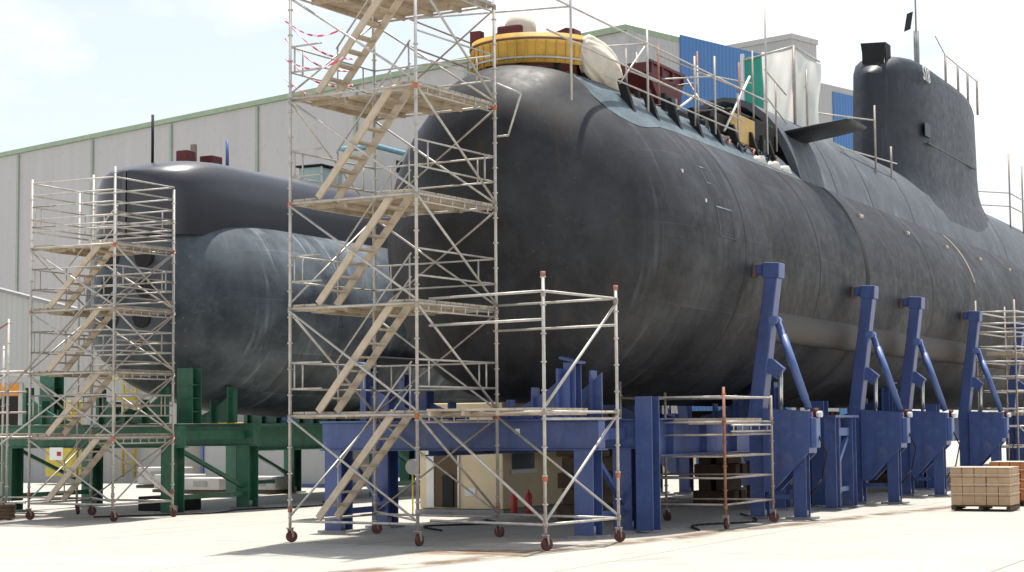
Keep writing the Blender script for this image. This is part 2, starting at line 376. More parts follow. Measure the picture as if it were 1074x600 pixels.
fr = N.new('ShaderNodeMapRange'); fr.inputs['From Min'].default_value = .22; fr.inputs['From Max'].default_value = .55; fr.inputs['To Min'].default_value = 1; fr.inputs['To Max'].default_value = .42
L.new(sz.outputs['Z'], fr.inputs['Value'])
fm = N.new('ShaderNodeMath'); fm.operation = 'MULTIPLY'; L.new(cr.outputs[0], fm.inputs[0]); L.new(fr.outputs[0], fm.inputs[1])
L.new(fm.outputs[0], cm.inputs['Factor']); L.new(sky.outputs[0], cm.inputs['A']); L.new(cm.outputs['Result'], bg.inputs['Color'])
S.view_settings.view_transform = 'Standard'; S.view_settings.look = 'None'; S.view_settings.exposure = .66; S.view_settings.gamma = 1
S.render.engine = 'CYCLES'
S.render.resolution_x = 1024; S.render.resolution_y = 572

# ------------------------------------------------------------------ ground
g = MB().add([(-800, -1500, 0), (2500, -1500, 0), (2500, 1500, 0), (-800, 1500, 0)], [(0, 1, 2, 3)]).build('ground', 'ground')
g['kind'] = 'structure'

# ------------------------------------------------------------------ scaffolding
TR = .031
def caster(x, y, par, yaw=0):
    m = MB(); m.tube((x, y, .46), (x, y, .22), .022); m.bar((x - .05, y, .27), (x + .05, y, .27), .12, .02)
    for s in (-1, 1): m.bar((x, y + s * .045, .27), (x + .05, y + s * .045, .10), .012, .06, (1, 0, 0))
    c = m.build('caster', 'tube_dark', par)
    w = MB(); ca, sa = math.cos(yaw), math.sin(yaw)
    w.tube((x + .05 - .032 * sa, y - .032 * ca, .11), (x + .05 + .032 * sa, y + .032 * ca, .11), .11, 14)
    w.tube((x + .05 - .04 * sa, y - .04 * ca, .11), (x + .05 + .04 * sa, y + .04 * ca, .11), .04, 10)
    w.build('wheel', 'wheel', c)
def pole(par, x, y, z0, z1, m='tube', levels=()):
    b = MB().tube((x, y, z0), (x, y, z1), TR, 10)
    z = z0 + .5
    while z < z1:
        b.tube((x, y, z - .012), (x, y, z + .012), .052, 10); z += .5
    b.build('post', m, par)
def rail(par, p, q, name='ledger', m='tube', r=.025):
    MB().tube(p, q, r, 8).build(name, m, par)
def coupler(par, x, y, z, m='orange'):
    MB().tube((x, y, z - .05), (x, y, z + .05), .045, 10).build('coupler', m, par)
def deck(par, x0, x1, y0, y1, z, along='Y', name='platform'):
    """a platform unit: planks with gaps, edge rails and bearers underneath"""
    m = MB(); w = .235; t = .045
    if along == 'Y':
        n = max(1, round((x1 - x0) / w)); d = (x1 - x0) / n
        for i in range(n): m.box(x0 + i * d + .012, x0 + (i + 1) * d - .012, y0, y1, z - t, z)
        k = max(2, int((y1 - y0) / .6) + 1)
        for i in range(k):
            y = y0 + .06 + (y1 - y0 - .12) * i / (k - 1); m.box(x0 + .004, x1 - .004, y - .03, y + .03, z - .13, z - t - .003)
    else:
        n = max(1, round((y1 - y0) / w)); d = (y1 - y0) / n
        for i in range(n): m.box(x0, x1, y0 + i * d + .012, y0 + (i + 1) * d - .012, z - t, z)
        k = max(2, int((x1 - x0) / .6) + 1)
        for i in range(k):
            x = x0 + .06 + (x1 - x0 - .12) * i / (k - 1); m.box(x - .03, x + .03, y0 + .004, y1 - .004, z - .13, z - t - .003)
    m.build(name, 'timber', par)
def stair(par, xa, xb, y0, z0, y1, z1, nt=8):
    """stair flight in the YZ plane: two stringers, treads, a handrail on each side"""
    st = MB()
    st.bar((xa, y0, z0), (xa, y1, z1), .05, .14)
    s = st.build('stair_flight', 'alu', par)
    MB().bar((xb, y0, z0), (xb, y1, z1), .05, .14).build('stringer', 'alu', s)
    t = MB()
    for i in range(1, nt):
        f = i / nt; y = y0 + (y1 - y0) * f; z = z0 + (z1 - z0) * f
        t.box(xa + .03, xb - .03, y - .10, y + .10, z - .02, z + .015)
    t.build('tread', 'timber', s)
    for x in (xb,):
        h = MB(); h.tube((x, y0, z0 + .95), (x, y1, z1 + .95), .019)
        h.tube((x, y0 + (y1 - y0) * .5, z0 + (z1 - z0) * .5 + .5), (x, y1 , z1 + .5), .017)
        for f in (.02, .5, .98):
            y = y0 + (y1 - y0) * f; z = z0 + (z1 - z0) * f; h.tube((x, y, z), (x, y, z + .95), .017)
        h.build('handrail', 'tube', s)
def guard(par, p, q, zs, posts=2, m='tube'):
    """a guard-rail frame between two posts: rails at given heights with short uprights"""
    p, q = Vector(p), Vector(q)
    b = MB()
    for z in zs: b.tube((p.x, p.y, p.z + z), (q.x, q.y, q.z + z), .019)
    if posts:
        for f in ((.14, .86) if posts == 2 else (.14,)):
            v = p.lerp(q, f); b.tube((v.x, v.y, v.z + zs[0]), (v.x, v.y, v.z + zs[-1]), .017)
    b.build('guard_rail', m, par)

def stair_tower(label, x0, x1, y0, y1, levels, ztop, zbase=.4, dense=False, gap=.75, reddish=False, ystair=(.62, .56), decks=None):
    t = thing('scaffold_tower', label, 'scaffold', ((x0 + x1) / 2, (y0 + y1) / 2, 0), 'mobile scaffold stair towers')
    C4 = [(x0, y0), (x0, y1), (x1, y1), (x1, y0)]
    for i, (x, y) in enumerate(C4):
        zt = ztop + (0, -.15, .25, -.3)[i]
        pole(t, x, y, .3, zt); caster(x, y, t, i * .6)
        for k, z in enumerate(levels): coupler(t, x, y, z - .05, 'orange' if (i + k) % 3 == 0 else 'tube_dark')
        coupler(t, x, y, .62, 'tube_rust' if i % 2 else 'tube_dark')
    # base frame
    for a, b in zip(C4, C4[1:] + C4[:1]):
        rail(t, (*a, zbase), (*b, zbase)); 
    rail(t, (x0, y0, zbase + .06), (x1, y1, zbase + .06), 'plan_brace', r=.02)
    prev = zbase
    for k, z in enumerate(levels):
        for a, b in zip(C4, C4[1:] + C4[:1]): rail(t, (*a, z - .02), (*b, z - .02), 'ledger', 'tube', .026)
        dk = decks is None or k in decks
        ya, yb = y0 + ystair[1], y1 - ystair[0] + .02
        if dk:
            deck(t, x0 + gap, x1 - .02, y0 + .03, y1 - .03, z + .06)
            deck(t, x0 + .03, x0 + gap - .03, y0 + .03, ya, z + .06, 'X', 'landing')
            deck(t, x0 + .03, x0 + gap - .03, yb, y1 - .03, z + .06, 'X', 'landing')
            # toe frames along the open edges
            tb = MB()
            for zz in (z - .16, z - .02): tb.tube((x0 + .2, y0 - .03, zz), (x1 - .15, y0 - .03, zz), .018)
            for i in range(6):
                xx = x0 + .35 + (x1 - x0 - .7) * i / 5; tb.tube((xx, y0 - .03, z - .16), (xx, y0 - .03, z - .02), .014)
            tb.build('edge_frame', 'tube', t)
        stair(t, x0 + .07, x0 + gap - .09, y1 - ystair[0], prev + .06, y0 + ystair[1], z + .04)
        hh = (.5, 1.0)
        if k < len(levels) and dk:
            guard(t, (x0, y0, z), (x1, y0, z), hh, 0 if k % 2 else 2); guard(t, (x0, y1, z), (x1, y1, z), hh, 2)
            guard(t, (x1, y0, z), (x1, y1, z), hh, 2); guard(t, (x0, y1, z), (x0, y1 - .75, z), hh, 1)
            if dense:
                guard(t, (x0, y0, z), (x0, y1, z), (.5, 1.0), 0); guard(t, (x0, y0, z), (x1, y0, z), (.25, .75), 0, 'tube_dark')
                guard(t, (x1, y0, z), (x1, y1, z), (.25, .75), 0)
        # braces
        rail(t, (x0, y0 - .03, z - .06), (x1, y0 - .03, prev + .06), 'brace', 'tube', .024)
        rail(t, (x1 + .05, y0, z - .06), (x1 + .05, y1, prev + .06), 'brace', 'tube_dark', .02)
        if dense: rail(t, (x1, y0 - .05, z - .06), (x0, y0 - .05, prev + .06), 'brace', 'tube_dark', .02)
        rail(t, (x0 - .03, y1, z - .06), (x0 - .03, y0, prev + .06), 'brace', 'tube', .024)
        rail(t, (x1 + .03, y1, z - .06), (x1 + .03, y0, prev + .06), 'brace', 'tube', .022)
        rail(t, (x0, y1 + .03, z - .06) if k % 2 else (x1, y1 + .03, z - .06), (x1, y1 + .03, prev + .06) if k % 2 else (x0, y1 + .03, prev + .06), 'brace', 'tube', .022)
        prev = z
    return t

T1 = stair_tower('tall silver scaffold stair tower on castors in front of the near bow', 29.17, 32.02, 16.33, 19.25, (2.42, 4.48, 6.52, 8.57, 10.6), 12.6)
# fallen bracket frame on the right post
bf = MB(); bf.path([(32.02, 16.28, 9.0), (32.02, 15.72, 8.74), (32.02, 16.02, 7.93), (32.02, 16.28, 7.93)], .022); bf.build('hanging_frame', 'tube', T1); T1.rotation_euler.z = rad(-4)
# red and white warning tape strung round the upper lift
tp = thing('warning_tape', 'red and white warning tape strung across the top lift of the stair tower', 'tape', (29.3, 19.4, 9))
mm = bpy.data.materials.new('striped_tape'); mm.use_nodes = True; n_ = mm.node_tree.nodes; l_ = mm.node_tree.links
wv = n_.new('ShaderNodeTexWave'); wv.bands_direction = 'DIAGONAL'; wv.inputs['Scale'].default_value = 2.2; tcc = n_.new('ShaderNodeTexCoord'); l_.new(tcc.outputs['Object'], wv.inputs['Vector'])
gt = n_.new('ShaderNodeMath'); gt.operation = 'GREATER_THAN'; gt.inputs[1].default_value = .45; l_.new(wv.outputs['Fac'], gt.inputs[0])
mxx = n_.new('ShaderNodeMix'); mxx.data_type = 'RGBA'; mxx.inputs['A'].default_value = (.85, .83, .82, 1); mxx.inputs['B'].default_value = (.72, .05, .12, 1)
l_.new(gt.outputs[0], mxx.inputs['Factor']); l_.new(mxx.outputs['Result'], n_['Principled BSDF'].inputs['Base Color']); M['tape'] = mm
for k, z in enumerate((8.95, 9.35, 9.75, 10.1)):
    for seg, (a, b) in enumerate((((29.24, 19.45), (31.8, 19.47)), ((29.24, 19.45), (29.22, 18.1)))):
        if seg and k % 2 == 0: continue
        n = 16; secs = []
        for i in range(n + 1):
            f = i / n; x = a[0] + (b[0] - a[0]) * f; y = a[1] + (b[1] - a[1]) * f; zz = z - .22 * math.sin(f * PI) - .1 * k * f
            w_ = .028 * math.cos(f * 5 + k); secs.append([(x, y - .01 * math.sin(f * 9), zz - .018), (x, y + .012 * math.sin(f * 7), zz + .018)])
        MB().loft(secs, closed=False).build('tape_strand', 'tape', tp, solid=.004)

chipped(M['timber'], (.12, .10, .08), 5, .6, .68, (.2, .17, .13)); chipped(M['tube'], (.22, .10, .06), 5, .66, .70, (.22, .20, .18)); chipped(M['yellow'], (.2, .12, .06), 7, .66, .7, (.2, .13, .04)); chipped(M['clad'], (.36, .33, .30), 2.5, .7, .76, (.40, .395, .385))
# low extension bay of the tower
E1 = thing('scaffold_bay', 'low open scaffold bay on red castors joined to the right of the stair tower', 'scaffold', (30, 15, 0), 'mobile scaffolds')
NP, RP, AP, CP = (28.8, 13.72), (31.3, 13.40), (29.42, 16.36), (31.93, 16.30)
for (x, y), zt in ((NP, 4.9), (RP, 4.8)):
    pole(E1, x, y, .3, zt); caster(x, y, E1, .5 if x < 30 else 1.2)
    for z in (.45, 2.42, 4.5): coupler(E1, x, y, z, 'tube_dark')
    coupler(E1, x, y, zt - .05, 'tube_rust'); coupler(E1, x, y, 1.25, 'orange')
for z in (.45, 2.42, 4.55):
    rail(E1, (*NP, z), (*RP, z)); rail(E1, (*NP, z), (*AP, z)); rail(E1, (*RP, z), (*CP, z))
rail(E1, (*NP, 2.30), (*RP, 2.30)); rail(E1, (*NP, 4.05), (*AP, 4.05), 'guard_rail'); rail(E1, (*RP, 4.05), (*CP, 4.05), 'guard_rail')
rail(E1, (*RP, 4.45), (*NP, 2.5), 'brace', r=.026); rail(E1, (*RP, 2.38), (*NP, .5), 'brace', r=.026)
rail(E1, (*CP, 2.4), (*RP, .5), 'brace', r=.026); rail(E1, (*AP, 2.42), (*NP, .5), 'brace', r=.028)
deck(E1, 28.9, 31.2, 13.95, 16.15, 2.5, 'Y')

# far left tower + its low side bay
T2 = stair_tower('grey scaffold stair tower with close guard rails before the far bow', 34.3, 36.6, 27.65, 30.2, (2.0, 3.55, 5.08, 6.62), 8.45, dense=True, ystair=(.5, .45))
for z in (7.0, 7.3, 7.9, 8.2):
    for a, b in (((34.3, 27.65), (34.3, 30.2)), ((34.3, 27.65), (36.6, 27.65)), ((36.6, 27.65), (36.6, 30.2)), ((34.3, 30.2), (36.6, 30.2))):
        rail(T2, (*a, z), (*b, z), 'guard_rail', 'tube', .02)
T2b = thing('scaffold_bay', 'grey low scaffold bay on castors at the left end of the far stair tower', 'scaffold', (34.3, 31.5, 0), 'mobile scaffolds')
for x, y, zt in ((34.3, 30.9, 4.9), (34.3, 33.4, 4.2), (36.9, 30.9, 8.3), (36.9, 33.4, 4.4)):
    pole(T2b, x, y, .3, zt); caster(x, y, T2b, y)
for z in (.42, 2.0, 3.6):
    rail(T2b, (34.3, 30.3, z), (34.3, 33.4, z)); rail(T2b, (36.9, 30.3, z), (36.9, 33.4, z)); rail(T2b, (34.3, 33.4, z), (36.9, 33.4, z)); rail(T2b, (34.3, 30.9, z), (36.9, 30.9, z))
for z in (2.6, 3.1): rail(T2b, (34.3, 30.3, z), (34.3, 33.4, z), 'guard_rail', 'tube_dark')
rail(T2b, (34.22, 28.2, 3.5), (34.22, 33.5, .4), 'brace'); rail(T2b, (34.22, 27.9, 5.6), (34.22, 33.2, 1.2), 'brace', 'tube_dark'); rail(T2b, (34.27, 30.9, 1.95), (34.27, 33.3, .5), 'brace'); rail(T2b, (34.27, 30.9, 3.55), (34.27, 33.3, 2.05), 'brace'); rail(T2b, (34.27, 30.9, 4.8), (34.27, 33.3, 3.65), 'brace', 'tube_rust')
deck(T2b, 34.4, 36.8, 31.0, 33.3, 2.08)
sg = MB().box(34.16, 34.18, 29.05, 29.45, 1.45, 1.75); single(sg, 'notice_board', 'signwhite', 'small white notice with red mark hung on the far stair tower', 'sign', (34.17, 29.25, 1.45))
nm = MB().box(34.150, 34.157, 29.1, 29.22, 1.55, 1.65); nm.build('red_mark', 'red', bpy.data.objects['notice_board'])

# low mobile scaffold right of the portal
E2 = thing('scaffold_bay', 'low rusty scaffold under the near hull, beside the first blue jack', 'scaffold', (37, 14, 0), 'mobile scaffolds')
Q = [(35.9, 12.95), (38.7, 12.85), (38.5, 15.3), (35.9, 15.3)]
for i, ((x, y), zt) in enumerate(zip(Q, (2.95, 2.8, 2.9, 3.1))):
    pole(E2, x, y, .3, zt, 'tube_rust' if i == 0 else 'tube_dark'); caster(x, y, E2, i)
    for z in (.45, 2.2): coupler(E2, x, y, z, 'tube_rust')
for z, m in ((.5, 'tube_dark'), (1.05, 'tube_dark'), (1.5, 'tube_dark'), (1.95, 'tube_dark'), (2.22, 'tube'), (2.75, 'tube')):
    for a, b in zip(Q, Q[1:] + Q[:1]): rail(E2, (*a, z), (*b, z), 'ledger', m, .022)
deck(E2, 36.0, 38.5, 13.0, 15.2, 2.3)
ef = MB()
for zz in (2.02, 2.15): ef.tube((36.1, 12.86, zz), (38.5, 12.80, zz), .02)
for i in range(5): ef.tube((36.2 + i * .55, 12.85, 2.02), (36.2 + i * .55, 12.85, 2.15), .016)
ef.build('edge_frame', 'tube', E2)

# scaffold at the right edge of the view
E3 = thing('scaffold_tower', 'grey scaffold with many close rails past the last blue jack', 'scaffold', (64, 12, 0), 'mobile scaffolds')
Q3 = [(62.6, 12.1), (66.5, 11.6), (66.5, 13.2), (62.6, 13.4)]
for i, (x, y) in enumerate(Q3): pole(E3, x, y, .3, 6.3, 'tube_dark'); caster(x, y, E3, i)
for k, z in enumerate((.5, 1.3, 2.0, 2.6, 3.2, 3.7, 4.2, 4.7, 5.2, 5.5, 5.9)):
    for a, b in zip(Q3, Q3[1:] + Q3[:1]): rail(E3, (*a, z), (*b, z), 'ledger', 'tube', .03)
deck(E3, 62.7, 66.4, 12.2, 13.1, 4.55, 'X'); deck(E3, 62.7, 66.4, 12.2, 13.1, 2.5, 'X')
rail(E3, (62.6, 12.05, 2.0), (66.5, 11.55, .6), 'brace')

# guard scaffold along the top of the near hull
YC = 17.1
E4 = thing('guard_scaffold', 'grey tube guard scaffold standing along the top of the near hull', 'scaffold', (40, 15.2, 9), 'scaffolds on the near hull')
for x, zt in ((33.35, 11.6), (37.5, 11.1), (40.5, 11.0), (41.9, 11.25), (43.6, 10.6), (45.9, 13.6)):
    MB().tube((x, 15.2, 8.8 if x < 40 else 9.3), (x, 15.2, zt), .028).build('post', 'tube', E4)
for (xa, za), (xb, zb) in (((32.2, 10.05), (44, 9.95)), ((32.0, 10.75), (46.0, 10.75)), ((35.0, 9.62), (43.8, 9.6)), ((45.8, 10.9), (47.6, 10.4)), ((45.8, 11.6), (47.6, 11.2))):
    rail(E4, (xa, 15.2, za), (xb, 15.2, zb), 'guard_rail', 'tube', .022)
for x, zt in ((33.6, 11.4), (37.4, 11.2), (41.6, 11.5), (44.5, 11.3)):
    MB().tube((x, 19.0, 8.9), (x, 19.0, zt), .028).build('post', 'tube_dark', E4)
for z in (10.3, 10.9): rail(E4, (33.4, 19, z), (45.5, 19, z), 'guard_rail', 'tube_dark', .022)
for x in (33.35, 37.5, 41.9): rail(E4, (x, 15.2, 10.75), (x, 19, 10.9), 'transom', 'tube', .022)
rail(E4, (42.6, 15.22, 9.5), (44.6, 15.22, 11.2), 'brace', 'white', .03); rail(E4, (39.4, 15.24, 9.55), (40.7, 15.24, 10.1), 'brace', 'white', .03)

rnd = random.Random(8)
for x, y, z0, z1 in ((38.9, 16.3, 9.3, 11.0), (40.2, 16.0, 9.4, 11.3), (42.6, 15.9, 9.3, 11.2), (44.6, 15.5, 9.3, 11.6), (45.0, 16.8, 9.6, 12.1), (46.6, 15.8, 9.6, 12.3), (47.3, 15.4, 9.6, 11.5), (43.4, 17.9, 9.7, 11.9)):
    MB().tube((x, y, z0), (x + rnd.uniform(-.04, .04), y, z1), .026).build('post', rnd.choice(['tube', 'tube_dark', 'tube_rust']), E4)
for p, q in (((38.5, 16.1, 10.4), (47.4, 15.7, 10.35)), ((40.1, 16.0, 11.05), (47.2, 15.6, 11.0)), ((42.5, 15.9, 10.75), (43.5, 17.9, 10.9)), ((44.6, 15.5, 10.2), (45.1, 17.2, 10.3)), ((46.6, 15.8, 11.4), (45.0, 16.8, 11.5)), ((41.0, 15.2, 9.9), (42.6, 16.2, 10.9)), ((36.0, 15.25, 9.6), (37.5, 15.25, 10.7))):
    rail(E4, p, q, 'guard_rail', rnd.choice(['tube', 'tube_dark', 'tube']), .02)
# scaffold far aft behind the sail
E5 = thing('guard_scaffold', 'thin scaffold posts and rails standing on the casing behind the sail', 'scaffold', (84, 17, 11), 'scaffolds on the near hull')
for x, y, zt in ((80.5, 17.6, 13.4), (82.5, 16.0, 14.2), (85.5, 16.0, 14.0), (88, 16.0, 13.8), (86, 18.6, 14.2)):
    MB().tube((x, y, 10.3), (x, y, zt), .04).build('post', 'tube_dark', E5)
for z in (11.8, 12.4):
    rail(E5, (82.5, 16, z), (88.5, 16, z), 'guard_rail', 'tube', .03); rail(E5, (80.5, 17.6, z), (82.5, 16, z), 'guard_rail', 'tube', .03)
E6 = thing('guard_scaffold', 'short scaffold stub with rails on the casing just ahead of the sail', 'scaffold', (58, 15.6, 10), 'scaffolds on the near hull')
for x, y, zt in ((52.8, 16.2, 12.9), (58.3, 15.6, 12.6), (60.3, 15.6, 11.5)):
    MB().tube((x, y, 10.1), (x, y, zt), .035).build('post', 'tube_dark', E6)
rail(E6, (52.8, 16.2, 12.4), (56.5, 17.6, 12.6), 'guard_rail'); rail(E6, (58.3, 15.6, 12.1), (56.2, 17.2, 12.2), 'guard_rail')
rail(E6, (54.5, 15.7, 10.7), (61, 15.6, 11.0), 'guard_rail'); rail(E6, (56, 15.6, 10.4), (61, 15.6, 10.4), 'guard_rail')

# ------------------------------------------------------------------ near submarine
R1, ZC = 3.5, 6.15
sub = thing('submarine', 'huge dark grey submarine with a tall sail, raised on blue steel supports', 'submarine', (33, YC, 0))
def circ(x, r, n=96, zc=ZC, yc=YC): return [(x, yc + r * math.sin(2 * PI * i / n), zc + r * math.cos(2 * PI * i / n)) for i in range(n)]
XN = 32.45
def sup(u, p): return max(1e-6, 1 - (1 - min(1, max(0, u))) ** p) ** (1 / p)
def kw(x): return sup((x - XN) / 4.8, 2.4)          # plan width of the bow
def kb(x): return sup((x - XN) / 2.6, 3.4)          # height of the bow
def sstep(a, b, v): t = min(1, max(0, (v - a) / (b - a))); return t * t * (3 - 2 * t)
def bowpt(x, a, off=0):
    """point of the shell at station x and angle a from the top, with the raised deck hump blended in"""
    aa = abs(a if a <= PI else a - 2 * PI)
    d = .27 * (1 - sstep(.36, .70, aa)) * sstep(32.5, 34.6, x) + off
    k = prof(x) / R1 if x > 86 else 1
    return (x, YC - (R1 * kw(x) * k + d) * math.sin(a), ZC + (R1 * kb(x) * k + d) * math.cos(a))
def prof(x): return R1 if x < 86 else R1 * math.sqrt(max(.02, 1 - ((x - 86) / 20) ** 2 * .97))
secs = []
for i in range(34):
    x = XN + 5.05 * (i / 33) ** 2.0
    secs.append([bowpt(x, 2 * PI * j / 96) for j in range(96)])
hb = MB(); hb.loft(secs, cap0=True)
PH0 = math.asin(2.25 / R1)
def arc(x, r, a0, a1, n=72): return [(x, YC - r * math.sin(a0 + (a1 - a0) * i / n), ZC + r * math.cos(a0 + (a1 - a0) * i / n)) for i in range(n + 1)]
st = [37.5] + [37.5 + 2.5 * i for i in range(1, 20)] + [85.0]
st += [88, 91, 94, 97, 100, 103, 105, 105.8]
hs = []
for x in st:
    r = prof(x); o = arc(x, r, PH0, 2 * PI - PH0); i0 = arc(x, r - .14, 2 * PI - PH0, 2 * PI - PH0 - .02, 1); i1 = arc(x, r - .14, PH0 + .02, PH0, 1)
    hs.append(o + [i0[0]] + [i1[1]])
hb.loft(hs, closed=False)
hb.loft([arc(37.5, R1, -PH0, PH0, 24), arc(37.5, R1 - .14, -PH0, PH0, 24)], closed=False, smooth=False)
hull = hb.build('hull', 'hull', sub)
# inner plating under the missing casing; its bow lobe colours in sunlit hull
pb = MB(); ps = []
for x, a1 in ((34.62, 24), (34.7, 34), (34.85, 40), (35.05, 44), (35.3, 46), (35.6, 47), (35.9, 46.5), (36.2, 45.5), (36.6, 44), (37.0, 42.5), (37.5, 41.5), (38, 41), (40, 41), (42, 41), (44, 41), (46, 41), (47.7, 41)):
    ps.append([bowpt(x, -.72 + (rad(a1) + .72) * j / 40, .008 if x < 37.5 else .002) for j in range(41)])
pb.loft(ps, closed=False).build('deck_plating_lit_bow', 'plating', sub)
for x in (39.4, 45.2, 57.4, 71):
    MB().loft([arc(x - .022, R1 + .006, PH0, 2 * PI - PH0), arc(x + .022, R1 + .006, PH0, 2 * PI - PH0)], closed=False).build('weld_seam', 'scar', sub)
MB().loft([arc(49.5, R1 + .004, PH0, 2 * PI - PH0), arc(49.85, R1 + .02, PH0, 2 * PI - PH0), arc(49.9, R1 + .004, PH0, 2 * PI - PH0)], closed=False).build('step_shade_band', 'seam', sub)  # dark ring at a low hull step, its shading put into the colour
MB().loft([arc(64.0 - .14, R1 + .008, PH0 + .03, PH0 + .62, 20), arc(64.0 + .14, R1 + .008, PH0 + .03, PH0 + .62, 20)], closed=False).build('bare_band', 'tan', sub)
# hull fittings below the casing edge
for x in (51.2, 56.6, 61.9, 67.2, 72.6):
    a = PH0 + .27; y = YC - R1 * math.sin(a); z = ZC + R1 * math.cos(a)
    MB().tube((x - .2, y, z), (x + .2, y, z), .075, 8).build('anode', 'anode', sub)
for x, z in ((36.3, 7.62), (37.1, 7.05)):
    y = YC - R1 * kw(x) * math.sqrt(1 - ((z - ZC) / R1) ** 2)
    MB().box(x - .035, x + .035, y - .02, y + .1, z - .04, z + .04).build('small_eye', 'white', sub)
# side fairing (long bulge low on the flank)
fs = []
for x, k in ((41.7, .55), (41.8, .9), (42.2, 1), (50, 1), (60, 1), (72, 1), (80, .9), (84, .3)):
    a = rad(117); cy, cz = YC - R1 * math.sin(a), ZC + R1 * math.cos(a)
    fs.append([(x, cy + .22 * k * math.sin(2 * PI * i / 16), cz + .42 * k * math.cos(2 * PI * i / 16)) for i in range(16)])
MB().loft(fs, cap0=True, cap1=True).build('side_fairing', 'brownrust', sub)
# rectangular flush marks on the flank
def flank_frame(x0, x1, z0, z1, m):
    b = MB(); w = .03
    def strip(xa, xb, za, zb):
        n = max(1, int(abs(zb - za) / .1)); secs = []
        for i in range(n + 1):
            z = za + (zb - za) * i / n; y = YC - math.sqrt((R1 + .006) ** 2 - (z - ZC) ** 2); secs.append([(xa, y, z), (xb, y, z)])
        b.loft(secs, closed=False)
    strip(x0, x1, z0, z0 + w); strip(x0, x1, z1 - w, z1); strip(x0, x0 + w, z0, z1); strip(x1 - w, x1, z0, z1)
    b.build('flush_hatch', m, sub)
flank_frame(37.7, 38.7, 6.3, 7.0, 'casing'); flank_frame(37.6, 37.9, 7.5, 7.9, 'casing')
# casing
CX0, CX1 = 47.8, 99.0
def casec(x, k=1.0, inset=0):
    half = [(2.27, 8.74), (2.19, 8.95), (2.05, 9.4), (1.86, 9.85), (1.6, 10.32), (1.25, 10.75), (.85, 11.08), (.42, 11.27), (0, 11.33)]
    sc = 1 if x < 86 else max(.1, 1 - ((x - 86) / 15) ** 2)
    pts = []
    for dy, z in half:
        f = (z - 8.66); pts.append((dy * (1 if sc == 1 else .35 + .65 * sc), 8.66 - (1 - sc) * 2.2 + f * sc))
    if inset: pts = [(max(0, dy - inset * .8), z - inset * .5) for dy, z in pts]
    L_ = [(x, YC - dy, z) for dy, z in pts] + [(x, YC + dy, z) for dy, z in pts[-2::-1]]
    return L_
cb = MB(); xs = [CX0, CX0 + .02] + [50 + 3 * i for i in range(12)] + [86, 89, 92, 95, 97, CX1]
cb.loft([casec(x) for x in xs], closed=False)
cb.loft([casec(CX0), casec(CX0, inset=.22)], closed=False, smooth=False)
cb.loft([casec(CX0, inset=.22), casec(CX0 + 3.2, inset=.22)], closed=False)
casing = cb.build('casing', 'casing', sub, fix=True)
MB().loft([casec(CX0 + 2.4, inset=.2)], closed=False, cap1=True).build('casing_bulkhead', 'black', sub)
# dark tube painted in as the shadow gap at the casing foot
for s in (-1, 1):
    MB().tube((CX0, YC + s * 2.29, 8.66), (86, YC + s * 2.29, 8.66), .045, 6).build('casing_gap_shade', 'seam', sub)
for x in (51.3, 55.2, 60.4, 76):
    MB().loft([[(px, py + (-.004 if py < YC else .004), pz + .004) for px, py, pz in casec(x - .025)], [(px, py + (-.004 if py < YC else .004), pz + .004) for px, py, pz in casec(x + .025)]], closed=False).build('casing_seam', 'seam', sub)
# bow plane on the casing side
pl = MB()
def plane_sec(y, x0, x1, z, t):
    n = 9; up = []; dn = []
    for i in range(n):
        f = i / (n - 1); w = t * 2.2 * math.sqrt(f + .01) * (1 - f) ** .8
        up.append((x0 + (x1 - x0) * f, y, z + w)); dn.append((x0 + (x1 - x0) * f, y, z - w))
    return up + dn[::-1]
pl.loft([plane_sec(15.7, 48.3, 50.5, 10.25, .15), plane_sec(14.6, 48.3, 50.5, 10.40, .13), plane_sec(13.75, 48.4, 50.4, 10.52, .10), plane_sec(13.65, 48.6, 50.2, 10.54, .02)], cap0=True, cap1=True)
pl.build('bow_plane', 'sail', sub)
# sail
SX0, SX1 = 63.2, 79.8
def sail_w(t): return 1.42 * min(1, math.sqrt(max(0, t) / .22) * (1.25 - .25 * min(1, t / .22))) * (1 - max(0, (t - .45) / .55) ** 2.4 * .985)
def hz(dy):
    T_ = [(0, 11.33), (.42, 11.27), (.85, 11.08), (1.25, 10.75), (1.6, 10.32), (1.86, 9.85), (2.05, 9.4), (2.19, 8.95), (2.27, 8.74)]
    for (a, za), (b_, zb) in zip(T_, T_[1:]):
        if dy <= b_: return za + (zb - za) * (dy - a) / (b_ - a)
    return 8.74
sb = MB(); secs = []
ts = [0.0005, .004, .012, .03, .06, .1, .16, .22, .3, .4, .5, .6, .7, .8, .88, .94, .975, .993, 1]
for t in ts:
    x = SX0 + (SX1 - SX0) * t; w = max(.03, sail_w(t))
    zt = 15.62 - .95 * max(0, 1 - t / .16) ** 2.4 - .35 * max(0, (t - .75) / .25) ** 2
    half = [(w * 1.45 + .22, hz(w * 1.45 + .22) - .06), (w * 1.26 + .13, hz(w * 1.26 + .13) + .04), (w * 1.12 + .06, hz(w * 1.12) + .22), (w * 1.03 + .02, hz(w) + .6), (w, 12.3), (w * .98, 13.4), (w * .94, zt - .55), (w * .86, zt - .25), (w * .68, zt - .07), (w * .35, zt), (0, zt + .02)]
    lean = .25 * t
    secs.append([(x - (zt - z) * 0, YC - dy, z) for dy, z in half] + [(x, YC + dy, z) for dy, z in half[-2::-1]])
sb.loft(secs, closed=False)
sb.add(secs[0], [tuple(range(len(secs[0])))]); sb.add(secs[-1], [tuple(range(len(secs[-1])))])
sail = sb.build('sail', 'sail', sub)
